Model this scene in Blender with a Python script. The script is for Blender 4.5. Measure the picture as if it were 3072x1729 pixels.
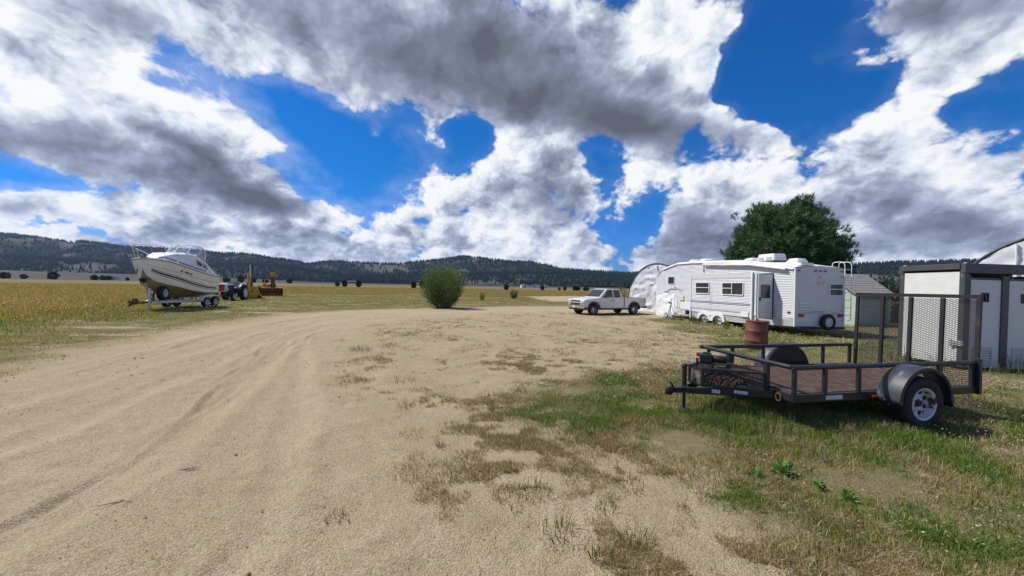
import bpy, bmesh, math, random
import numpy as np
from mathutils import Vector, Matrix, Euler

# ------------------------------------------------------------------ camera
sc = bpy.context.scene
for o in list(bpy.data.objects):
    bpy.data.objects.remove(o)
COL = sc.collection
R = math.radians
cam_data = bpy.data.cameras.new('camera')
cam_data.sensor_width = 36.0
cam_data.lens = 13.008
cam_data.clip_start = 0.05
cam_data.clip_end = 30000
cam = bpy.data.objects.new('camera', cam_data)
COL.objects.link(cam)
cam.location = (0, 0, 1.75)
cam.rotation_euler = (Matrix.Rotation(R(90 - 0.336), 3, 'X') @ Matrix.Rotation(R(1.0), 3, 'Z')).to_euler()
sc.camera = cam

# ------------------------------------------------------------------ view, sampling
sc.view_settings.view_transform = 'Standard'
sc.view_settings.look = 'None'
sc.view_settings.exposure = 0.28
sc.view_settings.gamma = 1.0
sc.render.engine = 'CYCLES'
sc.cycles.use_denoising = True
sc.cycles.max_bounces = 6
sc.cycles.diffuse_bounces = 3
sc.cycles.glossy_bounces = 3
sc.cycles.transparent_max_bounces = 8
sc.cycles.transmission_bounces = 4
sc.cycles.volume_bounces = 0
sc.cycles.sample_clamp_indirect = 4

HAZE = True
SUN_EL, SUN_AZ = R(53), R(-68)        # azimuth from +Y (view axis), negative is left
SUN_VEC = Vector((math.sin(SUN_AZ) * math.cos(SUN_EL), math.cos(SUN_AZ) * math.cos(SUN_EL), math.sin(SUN_EL)))


# ------------------------------------------------------------------ node expressions
class S:
    """wraps a node socket so maths can be written as expressions"""
    tree = None

    def __init__(self, sock):
        self.s = sock

    @staticmethod
    def math(op, a, b=None, c=None, clamp=False):
        n = S.tree.nodes.new('ShaderNodeMath')
        n.operation = op
        n.use_clamp = clamp
        for i, v in enumerate((a, b, c)):
            if v is None:
                continue
            if isinstance(v, S):
                S.tree.links.new(v.s, n.inputs[i])
            else:
                n.inputs[i].default_value = v
        return S(n.outputs[0])

    def __add__(a, b): return S.math('ADD', a, b)
    __radd__ = __add__
    def __sub__(a, b): return S.math('SUBTRACT', a, b)
    def __rsub__(a, b): return S.math('SUBTRACT', b, a)
    def __mul__(a, b): return S.math('MULTIPLY', a, b)
    __rmul__ = __mul__
    def __truediv__(a, b): return S.math('DIVIDE', a, b)
    def __rtruediv__(a, b): return S.math('DIVIDE', b, a)
    def mx(a, b): return S.math('MAXIMUM', a, b)
    def mn(a, b): return S.math('MINIMUM', a, b)
    def clamp(a): return S.math('ADD', a, 0.0, clamp=True)
    def pow(a, b): return S.math('POWER', a, b)
    def absv(a): return S.math('ABSOLUTE', a)


def smooth(x, lo, hi):
    n = S.tree.nodes.new('ShaderNodeMapRange')
    n.interpolation_type = 'SMOOTHSTEP'
    S.tree.links.new(x.s, n.inputs[0])
    n.inputs[1].default_value = lo
    n.inputs[2].default_value = hi
    return S(n.outputs[0])


def lin(x, lo, hi, a, b):
    n = S.tree.nodes.new('ShaderNodeMapRange')
    S.tree.links.new(x.s, n.inputs[0])
    for i, v in enumerate((lo, hi, a, b)):
        n.inputs[1 + i].default_value = v
    return S(n.outputs[0])


def node(kind, **kw):
    n = S.tree.nodes.new(kind)
    for k, v in kw.items():
        setattr(n, k, v)
    return n


def put(n, i, v):
    if isinstance(v, S):
        S.tree.links.new(v.s, n.inputs[i])
    else:
        n.inputs[i].default_value = v


def vec(x, y, z):
    n = node('ShaderNodeCombineXYZ')
    for i, v in enumerate((x, y, z)):
        put(n, i, v)
    return S(n.outputs[0])


def vadd(a, b):
    n = node('ShaderNodeVectorMath', operation='ADD')
    put(n, 0, a); put(n, 1, b)
    return S(n.outputs[0])


def vmul(a, b):
    n = node('ShaderNodeVectorMath', operation='MULTIPLY')
    put(n, 0, a); put(n, 1, b)
    return S(n.outputs[0])


def noise(v, scale, detail=4.0, rough=0.55, dist=0.0, lac=2.0, dims='3D', color=False):
    n = node('ShaderNodeTexNoise', noise_dimensions=dims)
    if v is not None:
        put(n, 'Vector', v)
    n.inputs['Scale'].default_value = scale
    n.inputs['Detail'].default_value = detail
    n.inputs['Roughness'].default_value = rough
    n.inputs['Lacunarity'].default_value = lac
    n.inputs['Distortion'].default_value = dist
    return S(n.outputs['Color' if color else 'Fac'])


def mixc(f, a, b, mode='MIX'):
    n = node('ShaderNodeMix', data_type='RGBA', blend_type=mode)
    put(n, 0, f)
    for i, v in ((6, a), (7, b)):
        if isinstance(v, S):
            S.tree.links.new(v.s, n.inputs[i])
        else:
            n.inputs[i].default_value = (*v[:3], 1)
    return S(n.outputs[2])


# ------------------------------------------------------------------ sky: Nishita air with a layer of clouds
COV= [(-0.262, 0.566, 0.792, 0.219, -0.02, 1.0),
    (0.225, 0.436, 0.395, 0.224, -0.256, 0.9),
    (0.385, 0.555, 0.245, 0.19, -0.195, 0.8),
    (-0.861, 0.288, 0.298, 0.184, -0.403, 1.0),
    (-0.676, 0.196, 0.381, 0.115, -0.505, 0.8),
    (-0.898, 0.408, 0.197, 0.125, 0.22, 0.7),
    (-0.602, 0.338, 0.134, 0.063, -0.166, 0.5),
    (0.018, 0.211, 0.294, 0.255, -0.002, 0.75),
    (-0.002, 0.328, 0.153, 0.148, 0.005, 0.6),
    (-0.24, 0.315, 0.095, 0.185, 0.161, 0.3),
    (0.501, 0.209, 0.285, 0.194, -0.467, 0.75),
    (0.806, 0.196, 0.153, 0.183, -0.18, 0.95),
    (0.796, 0.28, 0.12, 0.094, -0.252, 0.4),
    (0.822, 0.454, 0.183, 0.079, -0.251, 1.0),
    (0.864, 0.353, 0.068, 0.05, 0.269, 0.35),
    (0.591, 0.325, 0.08, 0.041, -0.188, 0.3),
    (0.921, 0.089, 0.116, 0.092, 0.197, 0.8),
    (0.714, 0.078, 0.346, 0.061, -0.051, 0.5),
    (-0.034, 0.078, 0.446, 0.072, 0.011, 0.3),
    (-0.907, 0.118, 0.078, 0.033, -0.106, 0.4),
    (-0.647, 0.103, 0.262, 0.057, -0.169, 0.5),
    (-0.878, 0.054, 0.161, 0.023, 0.009, 0.4),
    (0.537, 0.108, 0.188, 0.092, -0.048, 0.6),
    (-0.451, 0.104, 0.566, 0.072, -0.022, 0.45),
    (-0.213, 0.186, 0.289, 0.103, -0.129, 0.35),
    (-0.798, 0.124, 0.155, 0.044, -0.202, 0.45),
    (0.189, 0.098, 0.253, 0.07, -0.007, 0.45),
    (-0.927, 0.119, 0.074, 0.027, -0.046, 0.45),
    (-0.316, 0.331, 0.068, 0.091, -0.978, 0.35),
    (-0.827, 0.071, 0.181, 0.024, 0.048, 0.4),
    (-0.556, 0.171, 0.175, 0.053, -0.33, 0.4),
    (-0.364, 0.375, 0.032, 0.033, 0.142, 1.0),
    (0.718, 0.4, 0.056, 0.037, 0.113, 0.5),
    (0.856, 0.361, 0.068, 0.055, -0.003, 0.7),
    (0.584, 0.326, 0.086, 0.048, -0.187, 0.6),
    (0.932, 0.203, 0.037, 0.037, 0.337, 0.5),
    (0.881, 0.386, 0.089, 0.031, -0.168, 0.3),
    (-0.423, 0.17, 0.053, 0.032, 0.091, 0.3),
    (-0.79, 0.175, 0.054, 0.031, -0.048, -0.5),
    (-0.138, 0.397, 0.062, 0.046, 0.059, -0.6),
    (0.684, 0.274, 0.061, 0.04, 0.237, -0.4),
    (0.264, 0.149, 0.093, 0.05, -0.544, -0.5),
    (-0.484, 0.363, 0.231, 0.09, -0.337, -1.2),
    (-0.355, 0.303, 0.152, 0.163, -0.803, -0.9),
    (-0.111, 0.371, 0.079, 0.056, -0.264, -0.7),
    (-0.725, 0.366, 0.074, 0.031, -0.11, -0.4),
    (0.568, 0.511, 0.086, 0.194, -0.376, -1.3),
    (0.583, 0.392, 0.15, 0.064, -0.688, -1.0),
    (0.708, 0.374, 0.213, 0.041, -0.374, -0.7),
    (0.918, 0.293, 0.078, 0.094, 0.208, -1.1),
    (0.361, 0.187, 0.09, 0.103, -0.656, -0.9),
    (0.21, 0.308, 0.129, 0.088, -0.612, -0.8),
    (-0.886, 0.149, 0.128, 0.034, 0.094, -0.9),
    (-0.239, 0.201, 0.137, 0.051, -0.115, -0.5),
    (-0.522, 0.122, 0.236, 0.023, -0.077, -0.35),
    (-0.301, 0.442, 0.067, 0.078, 0.128, -0.4),
    (0.427, 0.336, 0.125, 0.062, -0.761, -0.6),
    (0.738, 0.405, 0.067, 0.037, 0.102, 0.3)]
DARK= [(-0.303, 0.529, 0.524, 0.168, -0.115, 0.9),
    (0.181, 0.461, 0.404, 0.145, -0.269, 0.8),
    (0.334, 0.361, 0.258, 0.082, -0.246, 1.0),
    (-0.063, 0.62, 0.269, 0.073, 0.009, 0.5),
    (-0.83, 0.439, 0.202, 0.064, 0.164, 0.6),
    (-0.897, 0.201, 0.192, 0.083, -0.063, 0.8),
    (-0.703, 0.25, 0.233, 0.053, -0.53, 0.7),
    (-0.612, 0.178, 0.203, 0.051, -0.18, 0.7),
    (0.089, 0.212, 0.212, 0.095, -0.213, 0.75),
    (0.394, 0.088, 0.219, 0.05, -0.022, 0.5),
    (0.807, 0.123, 0.156, 0.068, 0.093, 0.8),
    (0.822, 0.473, 0.166, 0.056, -0.304, 0.8),
    (0.503, 0.132, 0.185, 0.07, -0.155, 0.6),
    (-0.913, 0.106, 0.077, 0.022, -0.065, 0.5),
    (0.784, 0.199, 0.1, 0.043, -0.173, 0.35),
    (0.887, 0.069, 0.101, 0.034, -0.059, 0.4),
    (-0.451, 0.088, 0.311, 0.032, -0.041, 0.3),
    (-0.778, 0.36, 0.211, 0.084, -0.236, -0.5),
    (-0.577, 0.324, 0.178, 0.064, -0.225, -0.6),
    (-0.003, 0.367, 0.135, 0.063, 0.005, -0.5),
    (0.804, 0.307, 0.11, 0.046, -0.278, -0.6),
    (-0.705, 0.413, 0.176, 0.049, -0.039, -0.4)]


def build_world():
    w = bpy.data.worlds.new('World')
    sc.world = w
    w.use_nodes = True
    t = w.node_tree
    t.nodes.clear()
    S.tree = t
    sky = node('ShaderNodeTexSky', sky_type='NISHITA')
    sky.sun_disc = False
    sky.sun_elevation = SUN_EL
    sky.sun_rotation = SUN_AZ
    sky.air_density = 1.3
    sky.dust_density = 0.2
    sky.ozone_density = 5.0
    air = S(sky.outputs[0])
    tc = node('ShaderNodeTexCoord')
    d = S(tc.outputs['Generated'])
    sep = node('ShaderNodeSeparateXYZ')
    put(sep, 0, d)
    x, y, z = (S(o) for o in sep.outputs)
    az = S.math('ARCTAN2', x, y)
    el = S.math('ARCSINE', z)
    zp = z.mx(0.0)
    tint = mixc(smooth(z, 0.02, 0.30), (0.085, 0.36, 0.98), (0.022, 0.37, 0.78))
    air = mixc(1.0, air, tint, 'MULTIPLY')
    ang = vec(az, el, 0.0)
    # cloud layer coordinates: smaller and flatter towards the horizon
    q = 1.0 / (zp * 0.5 + 0.62)
    P = vec(x * q, y * q, z * q * 1.15)
    q2 = 1.0 / (zp + 0.22)
    streak = vec(x * q2, y * q2 * 0.45, 0.0)

    def billow(p, det, fdet):
        vo = node('ShaderNodeTexVoronoi', feature='F1', distance='EUCLIDEAN')
        put(vo, 'Vector', p)
        vo.inputs['Scale'].default_value = 7.5
        vo.inputs['Detail'].default_value = det
        vo.inputs['Roughness'].default_value = 0.55
        vo.inputs['Lacunarity'].default_value = 2.1
        vo.normalize = True
        return noise(p, 3.6, fdet, 0.60, 0.0) * 0.66 + (0.66 - S(vo.outputs['Distance'])) * 0.52

    def blobs(lst, start):
        acc = start
        for (a, e, ra, re, rot, wt) in lst:
            m = node('ShaderNodeMapping', vector_type='TEXTURE')
            put(m, 0, ang)
            m.inputs[1].default_value = (a, e, 0)
            m.inputs[2].default_value = (0, 0, rot)
            m.inputs[3].default_value = (ra, re, 1)
            g = node('ShaderNodeTexGradient', gradient_type='SPHERICAL')
            put(g, 0, S(m.outputs[0]))
            acc = S.math('MULTIPLY_ADD', S(g.outputs[1]), wt, acc)
        return acc
    warp = vmul(vadd(noise(P, 2.2, 3, 0.55, color=True), (-0.5, -0.5, -0.5)), (0.22, 0.16, 0.0))
    ang = vadd(ang, warp)
    cov = blobs(COV, 0.10)
    dark = blobs(DARK, 0.0)
    left = smooth(az, -0.05, -0.6)           # wind-combed cloud on that side
    wob = vadd(P, vmul(vadd(noise(P, 7.0, 5, 0.6, color=True), (-0.5, -0.5, -0.5)), (0.085, 0.085, 0.085)))
    n1 = billow(wob, 3.0, 10)
    n2 = noise(streak, 1.9, 9, 0.58, 0.4)
    n = n1 * (1.0 - left * 0.45) + n2 * (left * 0.45)
    low = smooth(el, 0.34, 0.05)
    nl = billow(vmul(wob, (1.9, 1.9, 2.2)), 3.0, 8)
    n = n * (1.0 - low * 0.6) + nl * (low * 0.6)
    fld = cov * 0.70 + (n - 0.5) * (low * 1.3 + 2.7) + low * 0.10 - 0.06
    alpha = smooth(fld, 0.08, 0.32)
    veil = smooth(fld, -0.30, 0.25) * (left * 0.20 + 0.05)
    alpha = alpha.mx(veil)
    # relief: compare with the cloud a little nearer to the sun and higher up
    n1b = billow(vadd(wob, (-0.026, 0.0, 0.048)), 1.0, 4)
    n1c = billow(vadd(wob, (-0.009, 0.0, 0.017)), 3.0, 8)
    soft = 1.0 - dark.clamp() * 0.72
    relief = ((n1 - n1b) * 2.2 + (n1 - n1c) * 2.3) * soft
    thick = smooth(fld, 0.20, 1.2)
    shade = thick * 0.22 + dark * 0.78 + (noise(P, 2.6, 3, 0.5) - 0.5) * 0.8
    lit = (0.88 - shade + relief).clamp()
    ramp = node('ShaderNodeValToRGB')
    put(ramp, 0, lit)
    cr = ramp.color_ramp
    cr.elements[0].position = 0.0
    cr.elements[0].color = (0.115, 0.125, 0.165, 1)
    cr.elements[1].position = 1.0
    cr.elements[1].color = (0.98, 0.98, 0.99, 1)
    for p, c in ((0.3, (0.215, 0.245, 0.335)), (0.55, (0.38, 0.44, 0.57)), (0.78, (0.70, 0.76, 0.87))):
        e = cr.elements.new(p)
        e.color = (*c, 1)
    cloud = S(ramp.outputs[0])
    bg1 = node('ShaderNodeBackground')
    put(bg1, 0, air)
    bg1.inputs[1].default_value = 0.105
    bg2 = node('ShaderNodeBackground')
    put(bg2, 0, cloud)
    bg2.inputs[1].default_value = 0.82
    mx = node('ShaderNodeMixShader')
    put(mx, 0, alpha * smooth(z, -0.02, 0.005))
    t.links.new(bg1.outputs[0], mx.inputs[1])
    t.links.new(bg2.outputs[0], mx.inputs[2])
    out = node('ShaderNodeOutputWorld')
    t.links.new(mx.outputs[0], out.inputs[0])
    w.cycles.sampling_method = 'MANUAL'
    w.cycles.sample_map_resolution = 512


build_world()

sun_data = bpy.data.lights.new('sun', 'SUN')
sun_data.energy = 4.6
sun_data.angle = R(0.53)
sun_data.color = (1.0, 0.95, 0.87)
sun = bpy.data.objects.new('sun', sun_data)
COL.objects.link(sun)
sun.location = (-30, 12, 45)
sun.rotation_euler = SUN_VEC.to_track_quat('Z', 'Y').to_euler()


# ------------------------------------------------------------------ scene helpers
def tag(o, label=None, cat=None, group=None, kind=None):
    if label: o['label'] = label
    if cat: o['category'] = cat
    if group: o['group'] = group
    if kind: o['kind'] = kind
    return o


def thing(name, label, cat, loc=(0, 0, 0), rotz=0.0, group=None):
    o = bpy.data.objects.new(name, None)
    COL.objects.link(o)
    o.empty_display_size = 0.2
    o.location = loc
    o.rotation_euler = (0, 0, rotz)
    return tag(o, label, cat, group)


def link_mesh(name, me, mat, parent=None):
    o = bpy.data.objects.new(name, me)
    COL.objects.link(o)
    if mat is not None:
        me.materials.append(mat)
    if parent is not None:
        o.parent = parent
    return o


class MB:
    """collects polygons; build() links them as one mesh object"""

    def __init__(self):
        self.v, self.f = [], []

    def add(self, vs, fs):
        b = len(self.v)
        self.v += [tuple(p) for p in vs]
        self.f += [tuple(b + i for i in q) for q in fs]
        return self

    def box(self, c, s, rot=None):
        hx, hy, hz = s[0] / 2, s[1] / 2, s[2] / 2
        vs = [Vector((x, y, z)) for x in (-hx, hx) for y in (-hy, hy) for z in (-hz, hz)]
        if rot is not None:
            m = Euler(rot).to_matrix()
            vs = [m @ p for p in vs]
        c = Vector(c)
        return self.add([p + c for p in vs], [(0, 1, 3, 2), (4, 6, 7, 5), (0, 4, 5, 1), (2, 3, 7, 6), (0, 2, 6, 4), (1, 5, 7, 3)])

    def bar(self, a, b, w, h=None, up=(0, 0, 1)):
        """square bar from a to b"""
        a, b = Vector(a), Vector(b)
        h = h or w
        d = (b - a).normalized()
        u = Vector(up)
        if abs(d.dot(u)) > 0.98:
            u = Vector((1, 0, 0))
        s = d.cross(u).normalized() * (w / 2)
        t = s.cross(d).normalized() * (h / 2)
        vs = [p + i * s + j * t for p in (a, b) for i, j in ((-1, -1), (1, -1), (1, 1), (-1, 1))]
        return self.add(vs, [(3, 2, 1, 0), (4, 5, 6, 7), (0, 1, 5, 4), (1, 2, 6, 5), (2, 3, 7, 6), (3, 0, 4, 7)])

    def tube(self, pts, r, n=8, cap=True):
        pts = [Vector(p) for p in pts]
        rr = r if isinstance(r, (list, tuple)) else [r] * len(pts)
        vs, fs = [], []
        u = None
        for i, p in enumerate(pts):
            d = (pts[min(i + 1, len(pts) - 1)] - pts[max(i - 1, 0)]).normalized()
            if u is None:
                u = d.orthogonal().normalized()
            else:
                u = (u - d * u.dot(d))
                u = u.normalized() if u.length > 1e-5 else d.orthogonal().normalized()
            w = d.cross(u)
            for k in range(n):
                a = 2 * math.pi * k / n
                vs.append(p + (u * math.cos(a) + w * math.sin(a)) * rr[i])
        for i in range(len(pts) - 1):
            for k in range(n):
                k2 = (k + 1) % n
                fs.append((i * n + k, i * n + k2, (i + 1) * n + k2, (i + 1) * n + k))
        if cap:
            fs.append(tuple(range(n - 1, -1, -1)))
            fs.append(tuple((len(pts) - 1) * n + k for k in range(n)))
        return self.add(vs, fs)

    def lathe(self, prof, c=(0, 0, 0), axis='Z', n=24, closed=False, cap=True):
        """prof: (radius, height along axis)"""
        vs, fs = [], []
        for (r, h) in prof:
            for k in range(n):
                a = 2 * math.pi * k / n
                p = (r * math.cos(a), r * math.sin(a), h)
                if axis == 'Y':
                    p = (p[0], p[2], p[1])
                elif axis == 'X':
                    p = (p[2], p[0], p[1])
                vs.append(Vector(p) + Vector(c))
        m = len(prof)
        flip = axis == 'Y'
        for i in range(m if closed else m - 1):
            j = (i + 1) % m
            for k in range(n):
                k2 = (k + 1) % n
                q = (i * n + k, i * n + k2, j * n + k2, j * n + k)
                fs.append(q[::-1] if flip else q)
        if not closed and cap:
            if prof[0][0] > 1e-4:
                q = tuple(range(n - 1, -1, -1)); fs.append(q[::-1] if flip else q)
            if prof[-1][0] > 1e-4:
                q = tuple((m - 1) * n + k for k in range(n)); fs.append(q[::-1] if flip else q)
        return self.add(vs, fs)

    def prism(self, poly, y0, y1, axis='Y'):
        """poly: (u, v) outline; extruded along the axis (Y: u=x, v=z; X: u=y, v=z; Z: u=x, v=y)"""
        def P(u, v, w):
            return {'Y': (u, w, v), 'X': (w, u, v), 'Z': (u, v, w)}[axis]
        n = len(poly)
        vs = [P(u, v, y0) for u, v in poly] + [P(u, v, y1) for u, v in poly]
        fs = [tuple(range(n)), tuple(range(2 * n - 1, n - 1, -1))]
        fs += [(i, n + i, n + (i + 1) % n, (i + 1) % n) for i in range(n)]
        return self.add(vs, fs)

    def grid(self, rows):
        """rows of points, skinned"""
        n = len(rows[0])
        vs = [p for r in rows for p in r]
        fs = [(i * n + k, i * n + k + 1, (i + 1) * n + k + 1, (i + 1) * n + k) for i in range(len(rows) - 1) for k in range(n - 1)]
        return self.add(vs, fs)

    def build(self, name, mat, parent=None, smooth=False, bevel=0.0, segs=2, fixn=True, solid=0.0):
        me = bpy.data.meshes.new(name)
        me.from_pydata(self.v, [], self.f)
        if fixn:
            bm = bmesh.new()
            bm.from_mesh(me)
            bmesh.ops.recalc_face_normals(bm, faces=bm.faces)
            bm.to_mesh(me)
            bm.free()
        me.update()
        o = link_mesh(name, me, mat, parent)
        if smooth:
            me.shade_smooth()
            me.set_sharp_from_angle(angle=R(38))
        if solid:
            m = o.modifiers.new('thick', 'SOLIDIFY')
            m.thickness = solid
            m.offset = 0
        if bevel:
            m = o.modifiers.new('bevel', 'BEVEL')
            m.width = bevel
            m.segments = segs
            m.limit_method = 'ANGLE'
            m.angle_limit = R(40)
        return o


def rrect(w, h, r, n=4, cx=0.0, cy=0.0):
    """rounded rectangle outline"""
    pts = []
    for (sx, sy, a0) in ((1, 1, 0), (-1, 1, 90), (-1, -1, 180), (1, -1, 270)):
        for k in range(n + 1):
            a = R(a0 + 90 * k / n)
            pts.append((cx + sx * (w / 2 - r) + r * math.cos(a), cy + sy * (h / 2 - r) + r * math.sin(a)))
    return pts


def copy_tree(o, parent=None):
    c = o.copy()
    COL.objects.link(c)
    c.parent = parent
    for ch in list(o.children):
        copy_tree(ch, c)
    return c


# ------------------------------------------------------------------ materials
MATS = {}


def new_mat(name):
    m = bpy.data.materials.new(name)
    m.use_nodes = True
    S.tree = m.node_tree
    MATS[name] = m
    return m, m.node_tree.nodes['Principled BSDF']


def mat(name, col, rough=0.5, metal=0.0, var=0.18, scale=4.0, col2=None, lo=0.55, hi=0.7, scale2=3.0, bump=0.0, bscale=60.0,
        spec=0.5, coat=0.0, rough2=None, streak=0.0):
    m, b = new_mat(name)
    tc = node('ShaderNodeTexCoord')
    P = S(tc.outputs['Object'])
    n = noise(P, scale, 5, 0.6)
    c = mixc(lin(n, 0.3, 0.7, 0, 1), tuple(x * (1 - var) for x in col), tuple(min(1, x * (1 + var)) for x in col))
    rg = None
    if col2 is not None:
        PP = vmul(P, (1, 1, 0.25)) if streak else P
        k = smooth(noise(PP, scale2, 7, 0.65), lo, hi)
        c = mixc(k, c, col2)
        if rough2 is not None:
            rg = k * (rough2 - rough) + rough
    put(b, 'Base Color', c)
    if rg is None:
        rg = lin(noise(P, scale * 2.3, 4, 0.6), 0.3, 0.7, max(0.02, rough - 0.08), min(1, rough + 0.1))
    put(b, 'Roughness', rg)
    b.inputs['Metallic'].default_value = metal
    b.inputs['Specular IOR Level'].default_value = spec
    b.inputs['Coat Weight'].default_value = coat
    b.inputs['Coat Roughness'].default_value = 0.08
    if bump:
        bn = node('ShaderNodeBump')
        bn.inputs['Strength'].default_value = bump
        bn.inputs['Distance'].default_value = 0.01
        put(bn, 'Height', noise(P, bscale, 5, 0.6))
        S.tree.links.new(bn.outputs[0], b.inputs['Normal'])
    return m


def glass_mat(name, tint, rough=0.03, trans=0.0, alpha=1.0):
    m, b = new_mat(name)
    b.inputs['Base Color'].default_value = (*tint, 1)
    b.inputs['Roughness'].default_value = rough
    b.inputs['Specular IOR Level'].default_value = 0.7
    b.inputs['Transmission Weight'].default_value = trans
    b.inputs['Alpha'].default_value = alpha
    return m


mat('rubber', (0.016, 0.016, 0.017), 0.82, var=0.3, col2=(0.10, 0.085, 0.065), lo=0.52, hi=0.85, bump=0.4, bscale=40)
mat('rim_white', (0.62, 0.62, 0.60), 0.42, col2=(0.30, 0.22, 0.15), lo=0.62, hi=0.72)
mat('rim_rusty', (0.55, 0.56, 0.55), 0.5, col2=(0.11, 0.055, 0.03), lo=0.55, hi=0.60, scale2=7, rough2=0.9)
mat('steel_dark', (0.03, 0.03, 0.032), 0.5, metal=0.6)
mat('steel_grey', (0.30, 0.30, 0.30), 0.45, metal=0.8, col2=(0.14, 0.09, 0.06), lo=0.55, hi=0.75)
mat('galvanised', (0.55, 0.56, 0.57), 0.42, metal=0.7, var=0.2, col2=(0.22, 0.18, 0.14), lo=0.62, hi=0.8)
mat('chrome', (0.75, 0.75, 0.75), 0.12, metal=1.0)
mat('black_paint', (0.018, 0.019, 0.022), 0.34, var=0.3, col2=(0.085, 0.05, 0.035), lo=0.62, hi=0.72, scale2=6, rough2=0.8, bump=0.1)
mat('black_plastic', (0.02, 0.02, 0.021), 0.55, var=0.2)
mat('rust', (0.17, 0.065, 0.032), 0.85, var=0.45, scale=7, col2=(0.075, 0.035, 0.022), lo=0.45, hi=0.6, bump=0.3)
mat('rust_paint', (0.145, 0.045, 0.027), 0.65, var=0.35, scale=5, col2=(0.10, 0.032, 0.02), lo=0.5, hi=0.62, scale2=4, bump=0.15, streak=1)
glass_mat('glass_dark', (0.012, 0.014, 0.016))
glass_mat('glass_tint', (0.03, 0.035, 0.04))


# ------------------------------------------------------------------ numpy noise and terrain functions
def _h(ix, iy, s):
    n = (ix * 374761393 + iy * 668265263 + s * 1442695041) & 0x7fffffff
    n = ((n ^ (n >> 13)) * 1274126177) & 0x7fffffff
    return ((n ^ (n >> 16)) & 0xffff) / 65535.0


def vnoise(x, y, s=0):
    ix, iy = np.floor(x).astype(np.int64), np.floor(y).astype(np.int64)
    fx, fy = x - ix, y - iy
    fx, fy = fx * fx * (3 - 2 * fx), fy * fy * (3 - 2 * fy)
    return (_h(ix, iy, s) * (1 - fx) + _h(ix + 1, iy, s) * fx) * (1 - fy) + (_h(ix, iy + 1, s) * (1 - fx) + _h(ix + 1, iy + 1, s) * fx) * fy


def fbm(x, y, sc, octv=4, s=0, g=0.5):
    t, a, w = 0.0, 1.0, 0.0
    x, y = x * sc, y * sc
    for i in range(octv):
        t = t + a * vnoise(x + 17.3 * i, y - 9.1 * i, s + i)
        w += a
        a *= g
        x, y = x * 2.03, y * 2.03
    return t / w


def sstep(x, a, b):
    t = np.clip((x - a) / (b - a), 0, 1)
    return t * t * (3 - 2 * t)


def poly_sdf(x, y, poly):
    """signed distance, negative inside"""
    d = np.full(x.shape, 1e18)
    ins = np.zeros(x.shape, bool)
    n = len(poly)
    for i in range(n):
        ax, ay = poly[i]
        bx, by = poly[(i + 1) % n]
        ex, ey = bx - ax, by - ay
        t = np.clip(((x - ax) * ex + (y - ay) * ey) / (ex * ex + ey * ey), 0, 1)
        d = np.minimum(d, (x - ax - t * ex) ** 2 + (y - ay - t * ey) ** 2)
        c = (ay > y) != (by > y)
        with np.errstate(divide='ignore', invalid='ignore'):
            ins ^= c & (x < (bx - ax) * (y - ay) / (by - ay + 1e-12) + ax)
    return np.where(ins, -1, 1) * np.sqrt(d)


def line_d(x, y, pts):
    d = np.full(x.shape, 1e18)
    for (ax, ay), (bx, by) in zip(pts[:-1], pts[1:]):
        ex, ey = bx - ax, by - ay
        t = np.clip(((x - ax) * ex + (y - ay) * ey) / (ex * ex + ey * ey), 0, 1)
        d = np.minimum(d, (x - ax - t * ex) ** 2 + (y - ay - t * ey) ** 2)
    return np.sqrt(d)


ROAD = [(-6.2, -8), (-6.9, 2), (-7.9, 6.0), (-8.8, 7.7), (-9.7, 9.4), (-10.6, 12.1), (-11.4, 16), (-11.5, 19.6), (-10.3, 22.4), (-7, 25.4), (-2.3, 28.6), (5.6, 36),
        (20, 45), (60, 62), (60, 54), (24, 41), (9, 32.5), (4.5, 29), (-1.5, 24.4), (-4.8, 20), (-6.2, 15.5), (-5.9, 11.6), (-3.5, 7.1), (-1.9, 4.3), (-0.5, 2.1), (0.6, -2), (0.8, -8)]
GREEN = [(2.1, 1.6), (2.05, 2.66), (1.6, 3.6), (0.75, 4.4), (-0.4, 5.5), (0.0, 6.6), (1.5, 7.6), (3.6, 8.6), (5.5, 9.6), (6.5, 12), (8.2, 15.5), (7.8, 19), (9, 24), (30, 30), (40, 10), (14, 1)]
PATCH = [(2.1, 66), (12, 78), (26, 72), (15, 53), (5, 48)]
RUTS = [
    [(-7.8, -4), (-8.2, 4), (-9.2, 9), (-10.4, 13), (-10.9, 17), (-10.3, 20.5), (-7.4, 23.6), (-2, 27.3), (5, 33), (20, 43.5)],
    [(-6.2, -4), (-6.6, 4), (-7.7, 9), (-8.9, 13), (-9.4, 17), (-8.8, 19.8), (-6.4, 22.2), (-1.4, 26), (5.6, 31.4), (20, 42.2)],
    [(-4.6, -4), (-5.1, 4), (-6.6, 9), (-7.9, 13), (-8.3, 16), (-7.6, 18.6), (-5.6, 21.2), (-1, 25)],
    [(-2.6, -4), (-3.4, 3.5), (-5.2, 8), (-6.9, 12), (-7.3, 15), (-6.6, 18), (-4.4, 20.8)],
    [(-1.0, -4), (-1.7, 2.5), (-2.9, 5.2), (-4.7, 8.4), (-6.4, 11.4)],
]


def terrain(x, y):
    """broad height of the ground"""
    z = -0.20 * sstep(y, 8, 17) * sstep(x, -2, 7) * (1 - sstep(y, 60, 160))
    z = z + (fbm(x, y, 0.11, 2, 5) - 0.5) * 0.10 * sstep(np.hypot(x, y), 3, 12)
    r = np.hypot(x, y)
    lft = sstep(-x / np.maximum(y, 1), 0.1, 1.1)
    z = z + sstep(r, 700, 2200) * (10 + 26 * lft) * fbm(x, y, 0.0016, 3, 9)
    return z


def th(x, y):
    return float(terrain(np.array([float(x)]), np.array([float(y)]))[0])


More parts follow.
